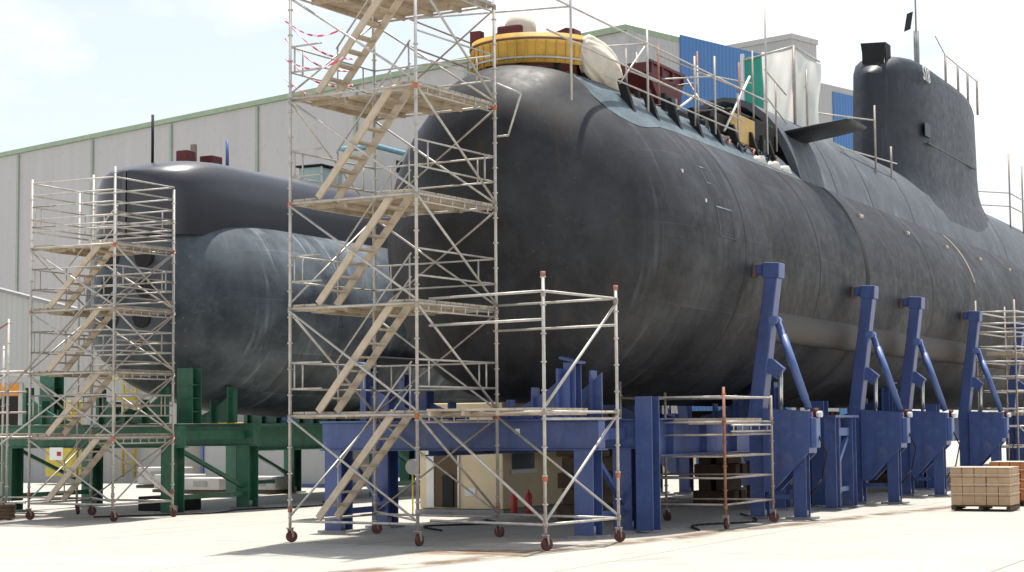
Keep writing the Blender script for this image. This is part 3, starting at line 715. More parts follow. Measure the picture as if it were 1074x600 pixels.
# open bridge screen on the front of the sail
br = MB(); br.prism([(-.34, 15.0), (.34, 15.0), (.46, 15.92), (-.46, 15.88)], 63.9, 64.0, 'YZ'); br.v = [(x, y + YC, z) for x, y, z in br.v]
br.box(64.0, 64.7, YC - .44, YC - .39, 15.2, 15.9); br.box(64.0, 64.7, YC + .39, YC + .44, 15.2, 15.87)
br.build('bridge_screen', 'black', sail)
fl = MB().tube((69.6, YC - .2, 15.5), (69.6, YC - .2, 17.4), .11, 10).tube((69.6, YC - .2, 17.4), (69.6, YC - .2, 19.4), .035, 8); fl.build('mast', 'grey', sail)
MB().add([(69.6, YC - .1, 18.2), (69.5, YC + .12, 18.1), (69.5, YC + .25, 17.4), (69.6, YC + .02, 17.5)], [(0, 1, 2, 3)]).build('furled_flag', 'sail', sail, solid=.05)
for x in (71.6, 73.8, 75.6, 77.4): MB().tube((x, YC - .85, 15.2), (x, YC - .85, 16.75), .05).build('rail_post', 'tube_dark', sail)
MB().path([(70, YC - .85, 17.2), (71.6, YC - .85, 16.75), (77.4, YC - .85, 16.65)], .02).build('lifeline', 'tube_dark', sail)
bp = MB().box(65.7, 66.5, YC - 1.395, YC - 1.36, 12.65, 13.15); bp.build('dull_panel', 'bluedull', sail)
MB().box(66.0, 74, YC - 1.435, YC - 1.38, 12.38, 12.44).build('rubbing_strip', 'casing', sail)
fc = bpy.data.curves.new('hull_number', 'FONT'); fc.body = 'S18'; fc.size = .74; fc.extrude = .01; fc.materials.append(M['white'])
fo = bpy.data.objects.new('hull_number', fc); COL.objects.link(fo); fo.parent = sail; fo.rotation_euler = (rad(86), 0, 0)
fo.location = Vector((65.6, YC - 1.40, 14.72)) - wloc(sail)
bpy.context.view_layer.update()
fme = bpy.data.meshes.new_from_object(fo.evaluated_get(bpy.context.evaluated_depsgraph_get())); fl_, fr_ = fo.location.copy(), fo.rotation_euler.copy()
bpy.data.objects.remove(fo); fo = bpy.data.objects.new('hull_number', fme); COL.objects.link(fo); fo.parent = sail; fo.location = fl_; fo.rotation_euler = fr_
# brackets standing along the open deck edge
for i in range(8):
    x = 36.3 + i * 1.42
    b = MB(); y0, z0 = YC - 2.02, 8.82
    y0 = YC - 2.1; b.prism([(y0, z0 + .12), (y0 + .3, z0 + .42), (y0 + .42, z0 + .92), (y0 + .26, z0 + .95)], x - .07, x + .07)
    b.build('deck_bracket', 'black', sub)
# pressure bottles and gear lying in the open deck
for y, z, xa, xb in ((YC - .9, 9.6, 38.5, 41.5), (YC - .3, 9.78, 42.2, 46.6), (YC - 1.15, 9.55, 42.6, 46.4), (YC + .7, 9.7, 38, 46)):
    m = MB(); m.tube((xa, y, z), (xb, y, z), .3, 14); m.tube((xa - .2, y, z), (xa, y, z), .14, 14, .3); m.tube((xb, y, z), (xb + .2, y, z), .3, 14, .14)
    m.build('pressure_bottle', 'black', sub)
MB().box(44.1, 47.6, YC - 1.55, YC - .2, 9.35, 10.35).build('deck_tank', 'black', sub, bevel=.06)
MB().box(39.6, 42.3, YC - 1.5, YC - .7, 9.3, 9.75).build('deck_tank', 'black', sub, bevel=.05)
MB().box(43.2, 44.0, YC - 1.55, YC - .9, 9.5, 9.95).build('valve_box', 'maroon', sub, bevel=.03)

rnd = random.Random(21)
for x0_, x1_, z0_, z1_ in ((42.3, 43.6, 9.55, 10.0), (44.2, 45.2, 9.4, 10.15), (45.5, 46.6, 9.5, 10.3), (39.2, 40.0, 9.6, 9.9)):
    MB().box(x0_, x1_, YC - 1.62, YC - 1.55, z0_, z1_).build('deck_panel', 'black', sub, bevel=.02)
for i in range(16):
    x = 38.2 + rnd.uniform(0, 8.6); y = YC - rnd.uniform(1.3, 1.9); z = 9.25
    MB().box(x - .06, x + .06, y - .05, y + .05, z, z + rnd.uniform(.3, .75)).build('deck_stanchion', rnd.choice(['black', 'black', 'tube_rust', 'grey']), sub)
for i in range(7):
    x = 42.5 + i * .62; MB().path([(x, YC - 1.95, 8.95), (x + .1, YC - 2.02, 9.25), (x + .32, YC - 1.85, 9.3), (x + .4, YC - 1.5, 9.55)], .035).build('deck_pipe', 'black' if i % 3 else 'tube_rust', sub)
# yellow ring on the bow
rg = thing('hatch_ring', 'yellow ribbed shuttering ring standing on top of the near bow', 'ring', (35.6, YC, 9.6))
m = MB(); RC = (35.6, YC)
def rp(a, r, z): return (RC[0] + r * math.cos(a), RC[1] + r * math.sin(a), z)
n = 48
for r0, r1, z0, z1 in ((1.35, 1.40, 9.90, 10.55),):
    m.loft([[rp(2 * PI * i / n, r, z) for i in range(n)] for r, z in ((r0, z0), (r1, z0), (r1, z1), (r0, z1), (r0, z0))])
m.build('ring_wall', 'yellow', rg)
m = MB()
for k in range(40):
    a = 2 * PI * k / 40; p0, p1 = rp(a, 1.415, 9.92), rp(a, 1.415, 10.38); m.bar(p0, p1, .025, .025)
m.build('rib', 'yellow', rg)
for zz, mm in ((10.40, 'pad'), (9.98, 'tube')):
    m = MB(); m.loft([[rp(2 * PI * i / n, r, z) for i in range(n)] for r, z in ((1.40, zz), (1.45, zz), (1.45, zz + .045), (1.40, zz + .045), (1.40, zz))]); m.build('hoop', mm, rg)
for k in range(10):
    a = 2 * PI * k / 10 + .2; m = MB(); m.bar(rp(a, 1.28, 9.2), rp(a, 1.28, 9.93), .14, .10); m.build('foot', 'black', rg)
# maroon capstan gear inside the ring
cg = thing('winch', 'maroon winch frame with a canvas wrapped drum inside the yellow ring', 'winch', (35.6, YC, 9.5))
MB().prism([(-1.1, 9.6), (1.15, 9.6), (1.1, 10.65), (.75, 10.95), (.2, 10.75), (-.5, 10.72), (-.85, 10.82), (-1.05, 10.78)], 35.4, 35.75).build('frame', 'maroon', cg)
cg_o = cg.children if False else None
for o in list(bpy.data.objects):
    if o.parent == cg:
        for v in o.data.vertices: v.co.y += YC
        break
MB().box(35.2, 36.0, YC + .15, YC + .75, 9.6, 10.98).build('post', 'maroon', cg, bevel=.05)
m = MB(); m.loft([[(35.6 + r * math.cos(2 * PI * i / 16), YC + .35 + r * math.sin(2 * PI * i / 16), z) for i in range(16)] for r, z in ((.30, 10.6), (.36, 10.8), (.35, 11.05), (.26, 11.22), (.08, 11.27))], cap1=True); m.build('wrapped_drum', 'tarp', cg)
MB().box(34.9, 35.1, YC + 1.0, YC + 1.25, 10.5, 10.85).build('lug', 'maroon', cg)
# tarpaulin slumped over the ring
def lump(name, m, label, cat, pts, loc, r=None, group=None, seed=1, amp=.12, disp=.10):
    rnd = random.Random(seed); mb = MB(); secs = []
    for (x, y, z, rx, rz) in pts:
        nn = 72; ring = []; ox = rnd.uniform(-amp, amp) * .3
        for i in range(nn):
            t_ = 2 * PI * i / nn; k_ = 1 + .16 * abs(math.sin(3.5 * t_ + 4.3 * x)) - .07 * abs(math.sin(6.5 * t_ - 7 * x)) + rnd.uniform(-amp, amp) * .15
            ring.append((x + ox, y + rx * math.cos(t_) * k_, z + rz * math.sin(t_) * k_))
        secs.append(ring)
    mb.loft(secs, cap0=True, cap1=True)
    o = single(mb, name, m, label, cat, loc, group); md = o.modifiers.new('s', 'SUBSURF'); md.levels = 1; md.render_levels = 1
    tx = bpy.data.textures.get('folds') or bpy.data.textures.new('folds', 'CLOUDS'); tx.noise_scale = .22; tx.noise_depth = 4
    md = o.modifiers.new('d', 'DISPLACE'); md.texture = tx; md.strength = disp; md.mid_level = .5
    return o
lump('tarpaulin', 'tarp', 'pale crumpled tarpaulin slumped over the right side of the yellow ring', 'tarpaulin',
     [(35.1, 15.75, 10.2, .08, .3), (35.4, 15.75, 10.15, .2, .45), (36.0, 15.85, 10.1, .34, .50), (36.6, 15.95, 9.98, .42, .62), (37.2, 16.05, 9.8, .40, .6), (37.6, 16.1, 9.6, .32, .45), (37.85, 16.1, 9.45, .1, .2)], (36.2, 15.9, 9.2), seed=4)
# boards leaning over the bow whose shadows cross the hull
# maroon hopper
hp = thing('hopper', 'maroon steel hopper standing in the open deck behind the yellow ring', 'hopper', (42.6, 17.3, 9.6))
m = MB(); m.loft([[(x, y, z) for x, y in ((xa, ya), (xb, ya), (xb, yb), (xa, yb))] for xa, xb, ya, yb, z in ((42.2, 43.1, 16.75, 17.7, 9.6), (41.9, 43.2, 16.65, 17.8, 10.2), (41.0, 43.35, 16.6, 18.3, 10.85), (41.0, 43.35, 16.6, 18.3, 11.1), (41.1, 43.25, 16.7, 18.2, 11.1), (42.1, 43.1, 16.75, 17.7, 10.3))], cap0=True, cap1=True, smooth=False)
m.build('hopper_body', 'maroon', hp)
m = MB()
for x in (41.1, 41.8, 42.5, 43.25): m.bar((x, 16.57, 10.85), (x, 16.57, 11.1), .08, .06)
m.bar((40.95, 16.57, 11.12), (43.4, 16.57, 11.12), .08, .07); m.build('rim', 'maroon', hp)
# plywood board
single(MB().box(43.4, 45.25, 15.32, 15.36, 9.42, 10.12), 'plywood_board', 'ply', 'yellow plywood board propped against the open deck edge', 'board', (44.3, 15.34, 9.42), bevel=.01)
# white sheeted tent with green end
tn = thing('work_tent', 'white sheeted work tent with one green sheet on top of the near casing', 'tent', (53.2, 17.2, 11))
m = MB()
def sheet(p, q, z0, z1, seed, amp):
    rn = random.Random(seed); ph = [rn.uniform(0, 6) for _ in range(6)]; nx_, nz_ = 26, 18; p, q = Vector(p), Vector(q); d = (q - p); nrm = Vector((-d.y, d.x, 0)).normalized(); rows = []
    for j in range(nz_ + 1):
        v = j / nz_; row = []
        for i in range(nx_ + 1):
            u = i / nx_
            w_ = amp * (math.sin(9 * u + ph[0] + 2.5 * v) * .5 + abs(math.sin(5 * u * (1.2 - .5 * v) + ph[1])) * .8 + .35 * math.sin(17 * u - 6 * v + ph[2])) * (.25 + .75 * math.sin(PI * min(1, max(0, v)))) 
            sag = -.07 * math.sin(PI * u) * (1 if v > .9 else 0)
            c_ = p + d * u + nrm * w_; row.append((c_.x, c_.y, z0 + (z1 - z0) * v + sag))
        rows.append(row)
    m.loft(rows, closed=False)
sheet((52.0, 17.35, 0), (52.0, 16.33, 0), 10.85, 13.42, 1, .07); sheet((52.0, 16.33, 0), (54.7, 16.33, 0), 10.85, 13.42, 2, .10)
import bmesh
tw = m.build('sheeting', 'whitetarp', tn)
MB().box(51.98, 54.2, 17.38, 17.88, 11.2, 13.3).build('green_sheet', 'teal', tn, bevel=.02)
MB().box(51.9, 52.0, 17.9, 18.0, 11.0, 13.4).build('end_post', 'white', tn)
MB().tube((51.97, 16.33, 10.9), (51.97, 16.33, 13.5), .05).build('corner_post', 'tube_dark', tn)
MB().path([(51.96, 17.9, 13.2), (51.96, 16.33, 13.48), (54.62, 16.33, 13.48)], .035).build('top_tube', 'tube', tn)
rnd = random.Random(3)
for i, (x, lab) in enumerate(((44.6, 'crumpled white cloth hanging below the plywood board'), (45.7, 'white cloth bundle lying on the hull edge right of the plywood board'), (46.7, 'white rag bundle nearest the open casing arch'))):
    lump('rag_bundle', 'whitetarp', lab, 'cloth', [(x - .45, 14.98, 8.92, .03, .03), (x - .25, 15.0, 9.0, .10, .12), (x, 15.0, 8.96, .07, .07), (x + .2, 14.98, 9.02, .10, .16), (x + .45, 14.98, 8.9, .03, .03)], (x, 14.95, 8.8), seed=i + 10, amp=.35, disp=.08, group='white cloths along the open deck edge')

# ------------------------------------------------------------------ far submarine
Y2, Z2, R2 = 30.45, 5.45, 2.98
GC = 31.05
sub2 = thing('submarine', 'smaller looking dark blue submarine on green steel supports behind the left tower', 'submarine', (39, Y2, 0))
XB, AB = 38.25, 4.6
def w2(x): return sup((x - XB) / AB, 2.5)
def h2(x): return sup((x - XB) / 1.8, 3.2)
def h2b(x): return .30 + .70 * sup((x - XB) / 7.5, 2.2)
def sec2(x, k=1): return [(x, Y2 + R2 * k * w2(x) * math.sin(2 * PI * i / 80), Z2 + R2 * k * (h2(x) if math.cos(2 * PI * i / 80) > 0 else min(h2(x), h2b(x))) * math.cos(2 * PI * i / 80)) for i in range(80)]
secs = [sec2(XB + AB * (i / 28) ** 2) for i in range(29)] + [sec2(x) for x in (46, 50, 55, 60, 66)] + [sec2(69, .9), sec2(72, .6), sec2(73.5, .2)]
MB().loft(secs, cap0=True, cap1=True).build('hull', 'hull2', sub2)
def cas2(x, k=1):
    d = max(0, 1 - (x - XB) / 2.4); wm = 1.98 * k; wh = R2 * w2(x) * .86; cw_ = (wm ** -6 + max(wh, .02) ** -6) ** (-1 / 6)
    half = [(1.0, 7.3), (1.0, 7.7), (.995, 8.3), (.96, 8.85), (.86, 9.22), (.66, 9.42), (.35, 9.5), (0, 9.52)]
    half = [(dy * cw_, z - max(0, z - 7.6) / 2.0 * .5 * d ** 2) for dy, z in half]
    return [(x, Y2 - dy, z) for dy, z in half] + [(x, Y2 + dy, z) for dy, z in half[-2::-1]]
secs = [cas2(XB - .02 + AB * (i / 28) ** 2) for i in range(29)] + [cas2(x) for x in (46, 50, 55, 60, 66)] + [cas2(70, .7)]
cb = MB().loft(secs, closed=False); cb.build('casing', 'casing2', sub2)
# torpedo openings behind the scaffold
for y, z in ((-.55, 6.7), (.55, 6.7), (-.6, 5.9), (.6, 5.9), (-.5, 5.1), (.5, 5.1)):
    MB().tube((XB + .0, Y2 + y, z), (XB + .9, Y2 + y, z), .28, 18).build('tube_shutter', 'black', sub2)
MB().box(46.0, 49.5, Y2 - 3.1, Y2 - 2.3, 4.0, 4.25).build('side_fin', 'black', sub2, bevel=.05)
MB().box(47.6, 47.9, Y2 - 3.16, Y2 - 3.1, 3.88, 4.0).build('tag_plate', 'tan', sub2)
def pan(o, *a): return o
single(MB().box(40.9, 41.3, Y2, Y2 + .4, 9.55, 9.95), 'deck_box', 'maroon', 'left of two small maroon boxes on the far submarine deck', 'box', (41.1, Y2, 9.55), bevel=.03)
single(MB().box(41.8, 42.3, Y2 - .2, Y2 + .25, 9.55, 9.9), 'deck_box', 'maroon', 'right of two small maroon boxes on the far submarine deck', 'box', (42, Y2, 9.55), bevel=.03)
single(MB().box(41.5, 41.62, Y2 + .2, Y2 + .34, 9.55, 10.2), 'deck_stub', 'tan', 'short brown stub post between the two maroon deck boxes', 'post', (41.5, Y2, 9.55))
single(MB().tube((42.8, Y2, 9.55), (42.8, Y2, 10.45), .05), 'deck_pole', 'bluepale', 'slim blue pole standing on the far submarine deck', 'pole', (42.8, Y2, 9.55))
single(MB().tube((39.6, Y2 + .2, 9.3), (39.6, Y2 + .2, 10.75), .04), 'deck_pole', 'black', 'slim dark pole at the bow end of the far submarine deck', 'pole', (39.6, Y2, 9.3))
cbn = thing('deck_cabin', 'pale green glazed cabin on the far submarine deck', 'cabin', (48.3, Y2, 9.5))
MB().box(47.3, 48.6, Y2 - .3, Y2 + .5, 9.5, 10.25).build('panel', 'paleglass', cbn, bevel=.03)
for a in (47.34, 47.95, 48.56): MB().box(a - .03, a + .03, Y2 - .34, Y2 - .3, 9.5, 10.26).build('mullion', 'white', cbn)
MB().box(47.22, 48.68, Y2 - .4, Y2 + .6, 10.27, 10.32).build('roof', 'dark', cbn)
MB().box(47.5, 47.8, Y2 - .36, Y2 - .31, 9.5, 9.7).build('vent', 'dark', cbn)
bt = thing('sheeted_booth', 'white sheeted booth with a light blue top on the far submarine deck', 'booth', (51, Y2, 9.5))
MB().box(50.0, 52.0, Y2 - .75, Y2 + .7, 9.5, 11.15).build('sheeting', 'whitetarp', bt, bevel=.12)
MB().box(49.95, 52.05, Y2 - .78, Y2 + .73, 11.16, 11.3).build('top_sheet', 'bluetarp', bt, bevel=.06)
MB().box(51.2, 51.7, Y2 - .79, Y2 - .76, 10.5, 10.9).build('opening', 'dark', bt)

# ------------------------------------------------------------------ supports
def support_frame(name, label, yc, x0, x1, material, group, hw=2.65, tall=True):
    """braced four-legged frame carrying a saddle under the hull"""
    t = thing(name, label, 'support', ((x0 + x1) / 2, yc, 0), group)
    ys = (yc - hw, yc + hw)
    for x in (x0, x1):
        for y in ys:
            m = MB(); m.ibeam((x, y, .04), (x, y, 1.7), .40, .46, .03, (1, 0, 0))
            m.build('leg', material, t)
            MB().box(x - .32, x + .32, y - .32, y + .32, 0, .05).tube((x, y, .05), (x, y, .22), .14, 12).build('foot_plate', 'grey', t)
        b = MB(); b.box(x - .16, x + .16, ys[0] - .3, ys[1] + .3, 1.72, 2.26)
        b.box(x - .24, x + .24, ys[0] - .32, ys[1] + .32, 1.69, 1.72); b.box(x - .24, x + .24, ys[0] - .32, ys[1] + .32, 2.262, 2.30)
        b.build('cross_beam', material, t, bevel=.008)
    for y in ys:
        m = MB(); m.bar((x0 + .22, y, 2.0), (x1 - .22, y, 2.0), .16, .22); m.build('side_beam', material, t)
        m = MB(); m.bar((x0 + .22, y, .42), (x1 - .22, y, .42), .12, .12); m.build('tie_bar', material, t)
        m = MB(); m.bar((x0 + .2, y, 1.66), (x1 - .2, y, .6), .1, .1); m.build('brace', material, t)
    # saddle: stiffened plates following the hull
    def zh(dy, r=3.5, zc=6.1): return zc - math.sqrt(max(.01, r * r - dy * dy)) - .05
    for x in (x0 + .15, x1 - .15):
        m = MB(); 
        for s in (-1, 1):
            m = MB()
            poly = [(yc + s * .7, 2.31)] + [(yc + s * d, zh(d)) for d in (.7, 1.1, 1.5, 1.9, 2.2, 2.4)] + [(yc + s * 2.4, 2.31)]
            m.prism([(py, max(2.32, pz - (.25 if 0 < k_ < 7 else 0))) for k_, (py, pz) in enumerate(poly)], x - .03, x + .03)
            for d in (1.1, 1.65, 2.2): m.box(x - .16, x + .16, yc + s * d - .02, yc + s * d + .02, 2.31, zh(d) - .03)
            m.build('saddle_plate', material, t)
    if tall:
        for y in (yc - 2.35, yc + 2.35):
            m = MB(); m.ibeam((x0 + .4, y, 2.31), (x0 + .4, y, 3.42), .26, .3, .025, (1, 0, 0)); m.bar((x0 + .4, y - .2, 3.42), (x0 + .4, y + .2, 3.52), .4, .05); m.build('saddle_post', material, t)
    return t
GS = 'blue cradle frames under the near submarine'
F1 = support_frame('cradle_frame', 'blue steel cradle frame under the near bow, behind the stair tower', 17.35, 32.4, 34.3, 'blue', GS, hw=2.85)
# outer tall posts of the first frame
for x, zt in ((34.3, 2.75),):
    m = MB(); m.ibeam((x - .1, 13.98, 0.05), (x - .1, 13.98, zt), .36, .42, .03, (1, 0, 0)); m.build('end_post', 'blue', F1)
MB().box(32.235, 32.239, 15.9, 16.0, 2.02, 2.12).build('white_mark', 'signwhite', F1)
F2 = copy_thing(F1, (45.2, 17.35, 0), 'blue steel cradle frame between the first and second blue jacks')
F3 = copy_thing(F1, (57.6, 17.35, 0), 'blue steel cradle frame between the third and fourth blue jacks')
GB = 'long blue beams under the near submarine'
for y, lab in ((14.3, 'long blue steel beam under the near side of the dark hull'), (19.6, 'long blue steel beam under the far side of the near hull')):
    b = MB()
    for zz in (1.52, 2.28): b.box(35.2, 72, y - .2, y + .2, zz, zz + .03)
    b.box(35.2, 72, y - .02, y + .02, 1.55, 2.28)
    for i in range(18): b.box(36 + 2 * i, 36.03 + 2 * i, y - .18, y + .18, 1.55, 2.28)
    o = single(b, 'long_beam', 'blue', lab, 'beam', (53, y, 1.52), GB)
# hydraulic side jacks
def jack():
    t = thing('side_jack', 'tall blue hydraulic side jack bracing the near hull, first from the bow', 'jack', (0, 0, 0), 'blue side jacks along the near submarine')
    # local: y=0 hull axis, -y towards the viewer
    o = lambda y, z, x=0: (x, y - YC, z)
    m = MB(); m.bar(o(13.66, 2.25), o(13.2, 5.55), .44, .34, (0, 1, 0), .38, .30); arm = m.build('arm', 'blue', t, bevel=.02)
    m = MB(); m.bar(o(13.2, 5.53), o(13.18, 5.88), .44, .40, (0, 1, 0)); m.build('arm_cap', 'blue', arm, bevel=.02)
    m = MB(); m.bar(o(13.25, 5.73), o(13.62, 5.73), .24, .24); m.tube(o(13.45, 5.73, -.16), o(13.45, 5.73, .16), .1, 12); m.build('head', 'blue', t)
    m = MB(); m.bar(o(13.60, 5.73), o(13.68, 5.73), .36, .34); m.build('contact_pad', 'pad', t)
    m = MB(); m.tube(o(13.13, 4.55), o(12.42, 2.5), .085, 12); m.tube(o(13.0, 4.2), o(12.5, 2.72), .10, 12); m.tube(o(13.17, 4.55, -.2), o(13.17, 4.55, .2), .1, 12); m.build('strut', 'bluepale', t)
    m = MB(); m.bar(o(13.35, 3.55), o(13.06, 3.32), .2, .3); m.build('lug', 'blue', arm)
    m = MB(); m.tube(o(13.07, 3.38), o(13.09, 2.4), .055, 12); m.build('piston_rod', 'rod', t)
    m = MB(); poly = [(13.42 - YC, 2.52), (12.36 - YC, 2.44), (12.36 - YC, 1.5), (13.22 - YC, .62), (13.42 - YC, .62)]
    for x in (-.3, .3): m.prism(poly, x - .02, x + .02)
    m.box(-.30, .30, 12.34 - YC, 12.37 - YC, 1.5, 2.44); m.build('gusset', 'blue', t)
    m = MB(); m.ibeam(o(13.62, .05), o(13.62, 2.5), .34, .4, .03, (1, 0, 0)); m.build('column', 'blue', t)
    m = MB(); m.ibeam(o(12.62, .05), o(12.62, 1.62), .30, .3, .03, (1, 0, 0)); m.build('outer_leg', 'blue', t)
    for y in (13.62, 12.62): MB().box(-.34, .34, y - YC - .3, y - YC + .3, 0, .05).tube(o(y, .05), o(y, .2), .15, 12).build('foot_plate', 'grey', t)
    m = MB(); m.bar(o(12.72, .5), o(13.5, .5), .1, .1); m.build('tie_bar', 'blue', t)
    m = MB(); m.box(-.16, .16, 12.2 - YC, 12.34 - YC, 1.62, 2.3); m.build('pump_box', 'bluepale', t, bevel=.02)
    m = MB(); m.tube(o(12.25, 2.3), o(12.25, 2.52), .07, 10); m.build('red_cap', 'maroon', t)
    m = MB(); m.tube(o(12.1, 2.38, -.03), o(12.22, 2.38, -.03), .075, 10); m.build('lamp', 'white', t)
    m = MB(); m.path([o(12.3, 2.1), o(12.05, 1.5, .1), o(12.2, .9, .2), o(12.5, .5, .2)], .02); m.build('hose', 'black', t)
    return t
J = jack(); J.location = (40.1, YC, 0)
for x, lab in ((48.3, 'tall blue hydraulic side jack, second from the bow'), (53.5, 'tall blue hydraulic side jack, third from the bow'), (61.5, 'tall blue hydraulic side jack, fourth from the bow and behind the cardboard pallet'), (69.2, 'tall blue hydraulic side jack at the right edge behind the grey scaffold')):
    copy_thing(J, (x, YC, 0), lab)
for x, lab in ((48.3, 'blue jack feet on the far side of the near hull, second from the bow'), (53.5, 'blue jack feet on the far side of the near hull, third from the bow'), (61.5, 'blue jack feet on the far side of the near hull, fourth from the bow')):
    copy_thing(J, (x, YC, 0), lab, PI)
sv = thing('side_trestle', 'narrow blue trestle with a diagonal brace just left of the second blue jack', 'support', (45, 13.2, 0), GS)
for x in (44.5, 46.0):
    MB().ibeam((x, 13.2, .05), (x, 13.2, 2.3), .3, .34, .03, (1, 0, 0)).build('leg', 'blue', sv)
    MB().box(x - .3, x + .3, 12.9, 13.5, 0, .05).build('foot_plate', 'grey', sv)
MB().bar((44.7, 13.2, 1.95), (45.8, 13.2, 1.95), .14, .2).build('top_bar', 'bluepale', sv)
MB().bar((44.2, 13.2, 2.34), (46.3, 13.2, 2.34), .4, .06).build('cap_plate', 'blue', sv)
MB().bar((45.8, 13.2, 1.8), (44.66, 13.2, .95), .1, .12).build('brace', 'bluepale', sv)
MB().bar((44.7, 13.2, .5), (45.8, 13.2, .5), .1, .12).build('tie_bar', 'bluepale', sv)
# green supports of the far submarine
GG = 'green cradle frames under the far submarine'
G1 = support_frame('cradle_frame', 'green steel cradle frame under the far bow behind the left tower', GC, 37.6, 40.9, 'green', GG, tall=False)
for y in (GC - 2.3, GC + 2.3):
    m = MB(); m.ibeam((38.75, y, 2.31), (38.75, y, 3.75), .5, .4, .03, (1, 0, 0))
    for z in (2.6, 2.95, 3.3): m.box(38.53, 38.97, y - .2, y + .2, z, z + .03)
    m.build('saddle_post', 'green', G1)
G2 = copy_thing(G1, (49.5, GC, 0), 'green steel cradle frame second from the far bow')
G3 = copy_thing(G1, (60.5, GC, 0), 'green steel cradle frame third from the far bow')
b = MB()
for y in (GC - 2.6,):
    for zz in (1.55, 2.22): b.box(41.2, 66, y - .2, y + .2, zz, zz + .03)
    b.box(41.2, 66, y - .02, y + .02, 1.58, 2.22)
single(b, 'long_beam', 'green', 'long green steel beam under the far hull', 'beam', (50, GC - 2.6, 1.55))
single(MB().box(39.0, 40.2, 29.4, 30.6, 0, .38), 'dark_crate', 'black', 'low dark crate on the ground between the green legs', 'crate', (39.6, 30, 0), bevel=.03)

# ------------------------------------------------------------------ halls
A = rad(-16.9676)
hxv = Vector((math.cos(A), math.sin(A), 0)); hyv = Vector((-math.sin(A), math.cos(A), 0))
def rotated(o): o.rotation_euler.z = A
def hall(name, label, corner, parts):
    t = thing(name, label, 'building', corner); t.rotation_euler.z = A
    for nm, m, x0, x1, y0, y1, z0, z1 in parts:
        mb = MB().box(x0, x1, y0, y1, z0, z1); mb.v = [(x + corner[0], y + corner[1], z + corner[2]) for x, y, z in mb.v]
        mb.build(nm, m, t)
    return t
ribs = [('wall_rib', 'trim2', -.12, -.004, y - .12, y + .12, 0, 22.3) for y in (2.4, 11.7, 21.0, 30.3, 39.4, 48.6, 58.2, 67.4, 76.6, 86)]
hall('shipyard_hall', 'long grey clad shipyard hall with green eaves and a blue end panel', (85.2, 35.6, 0),
     [('wall', 'clad', 0, 14, 0, 95, 0, 22.4), ('eave_trim', 'trim', -.2, 14.2, -.0, 95.2, 22.41, 22.72), ('blue_cladding', 'cladblue', 4.3, 13.9, -.05, -.004, .1, 22.85),
      ('corner_trim', 'clad2', -.1, .5, -.1, -.003, 0, 22.4), ('wall_joint', 'clad2', -.03, -.003, 0.02, 94.9, 11.9, 12.05)] + ribs)
hall('shipyard_hall', 'taller grey hall rising behind the blue panel of the nearer hall', (130, 41.0, 0),
     [('wall', 'clad2', 0, 3.3, 0, 40, 0, 31.0), ('eave_trim', 'clad', -.1, 3.4, -.1, 40, 31.01, 31.4)])
hall('shipyard_hall', 'low grey and blue hall end between the white tent and the sail', (112, 33.6, 0),
     [('wall', 'clad2', 0, 6.5, 0, 4, 0, 24), ('blue_cladding', 'cladblue', 1.6, 6.4, -.05, -.004, .1, 23.6)])
# annex with lean-to roof at the left edge
an = thing('annex_building', 'low grey annex with sloping roof and a dark doorway at the left edge', 'building', (60, 52, 0))
m = MB(); m.prism([(45.2, 0), (62, 0), (62, 9.9), (45.2, 5.9)], 60, 60.4); m.build('gable_wall', 'annex', an); MB().box(60.41, 72, 45.3, 62, 0, 5.2).build('wall', 'annex', an)
m = MB(); m.prism([(45.0, 5.86), (62.2, 9.95), (62.2, 10.08), (45.0, 5.99)], 59.9, 60.45); m.build('coping', 'grey', an)
MB().box(59.95, 59.99, 53.45, 57, 0, 3.6).build('doorway', 'dark', an)
MB().box(59.93, 59.99, 53.4, 57, 3.62, 4.15).build('lintel', 'orangetrim', an)
MB().box(59.94, 59.99, 53.2, 53.42, 0, 4.15).build('door_jamb', 'concrete2', an)
ld = thing('cage_ladder', 'yellow caged ladder fixed to the grey annex wall', 'ladder', (59.6, 47.3, 0))
m = MB()
for y in (47.0, 47.6): m.tube((59.7, y, .2), (59.7, y, 6.2), .05)
m.build('rails', 'yellowbox', ld); m = MB()
for i in range(18): m.tube((59.7, 47.0, .5 + i * .32), (59.7, 47.6, .5 + i * .32), .03)
m.build('rungs', 'yellowbox', ld)
for i in range(5):
    z = 2.6 + i * .8; m = MB(); m.path([(59.7, 46.9, z), (59.2, 46.9, z), (59.0, 47.3, z), (59.2, 47.7, z), (59.7, 47.7, z)], .035); m.build('cage_hoop', 'yellowbox', ld)

# ------------------------------------------------------------------ things behind, at ground level
def boxthing(name, m, label, cat, x0, x1, y0, y1, z0, z1, group=None, bevel=.03):
    return single(MB().box(x0, x1, y0, y1, z0, z1), name, m, label, cat, ((x0 + x1) / 2, (y0 + y1) / 2, z0), group, bevel=bevel)
# cream site cabin
ca = thing('site_cabin', 'cream site cabin with an open brown doorway under the near hull', 'cabin', (42, 21.6, 0))
MB().box(40.0, 44.5, 20.2, 22.55, .12, 2.75).build('wall', 'beige', ca, bevel=.03)
MB().box(39.96, 39.995, 21.45, 22.1, .16, 2.15).build('doorway', 'doorbrown', ca)
MB().box(39.93, 39.99, 22.11, 22.32, .16, 2.2).build('door_jamb', 'white', ca)
MB().box(39.94, 39.99, 21.40, 21.44, .16, 2.2).build('door_jamb', 'white', ca)
MB().box(39.90, 39.955, 21.55, 21.85, .16, .95).build('dark_stool', 'black', ca)
MB().box(39.97, 39.995, 20.95, 21.25, .45, .65).build('label_plate', 'white', ca)
MB().box(40.5, 41.7, 20.15, 20.19, 1.1, 1.9).build('window', 'glass', ca)
MB().box(40.4, 41.8, 20.13, 20.185, .98, 1.08).build('window_sill', 'white', ca)
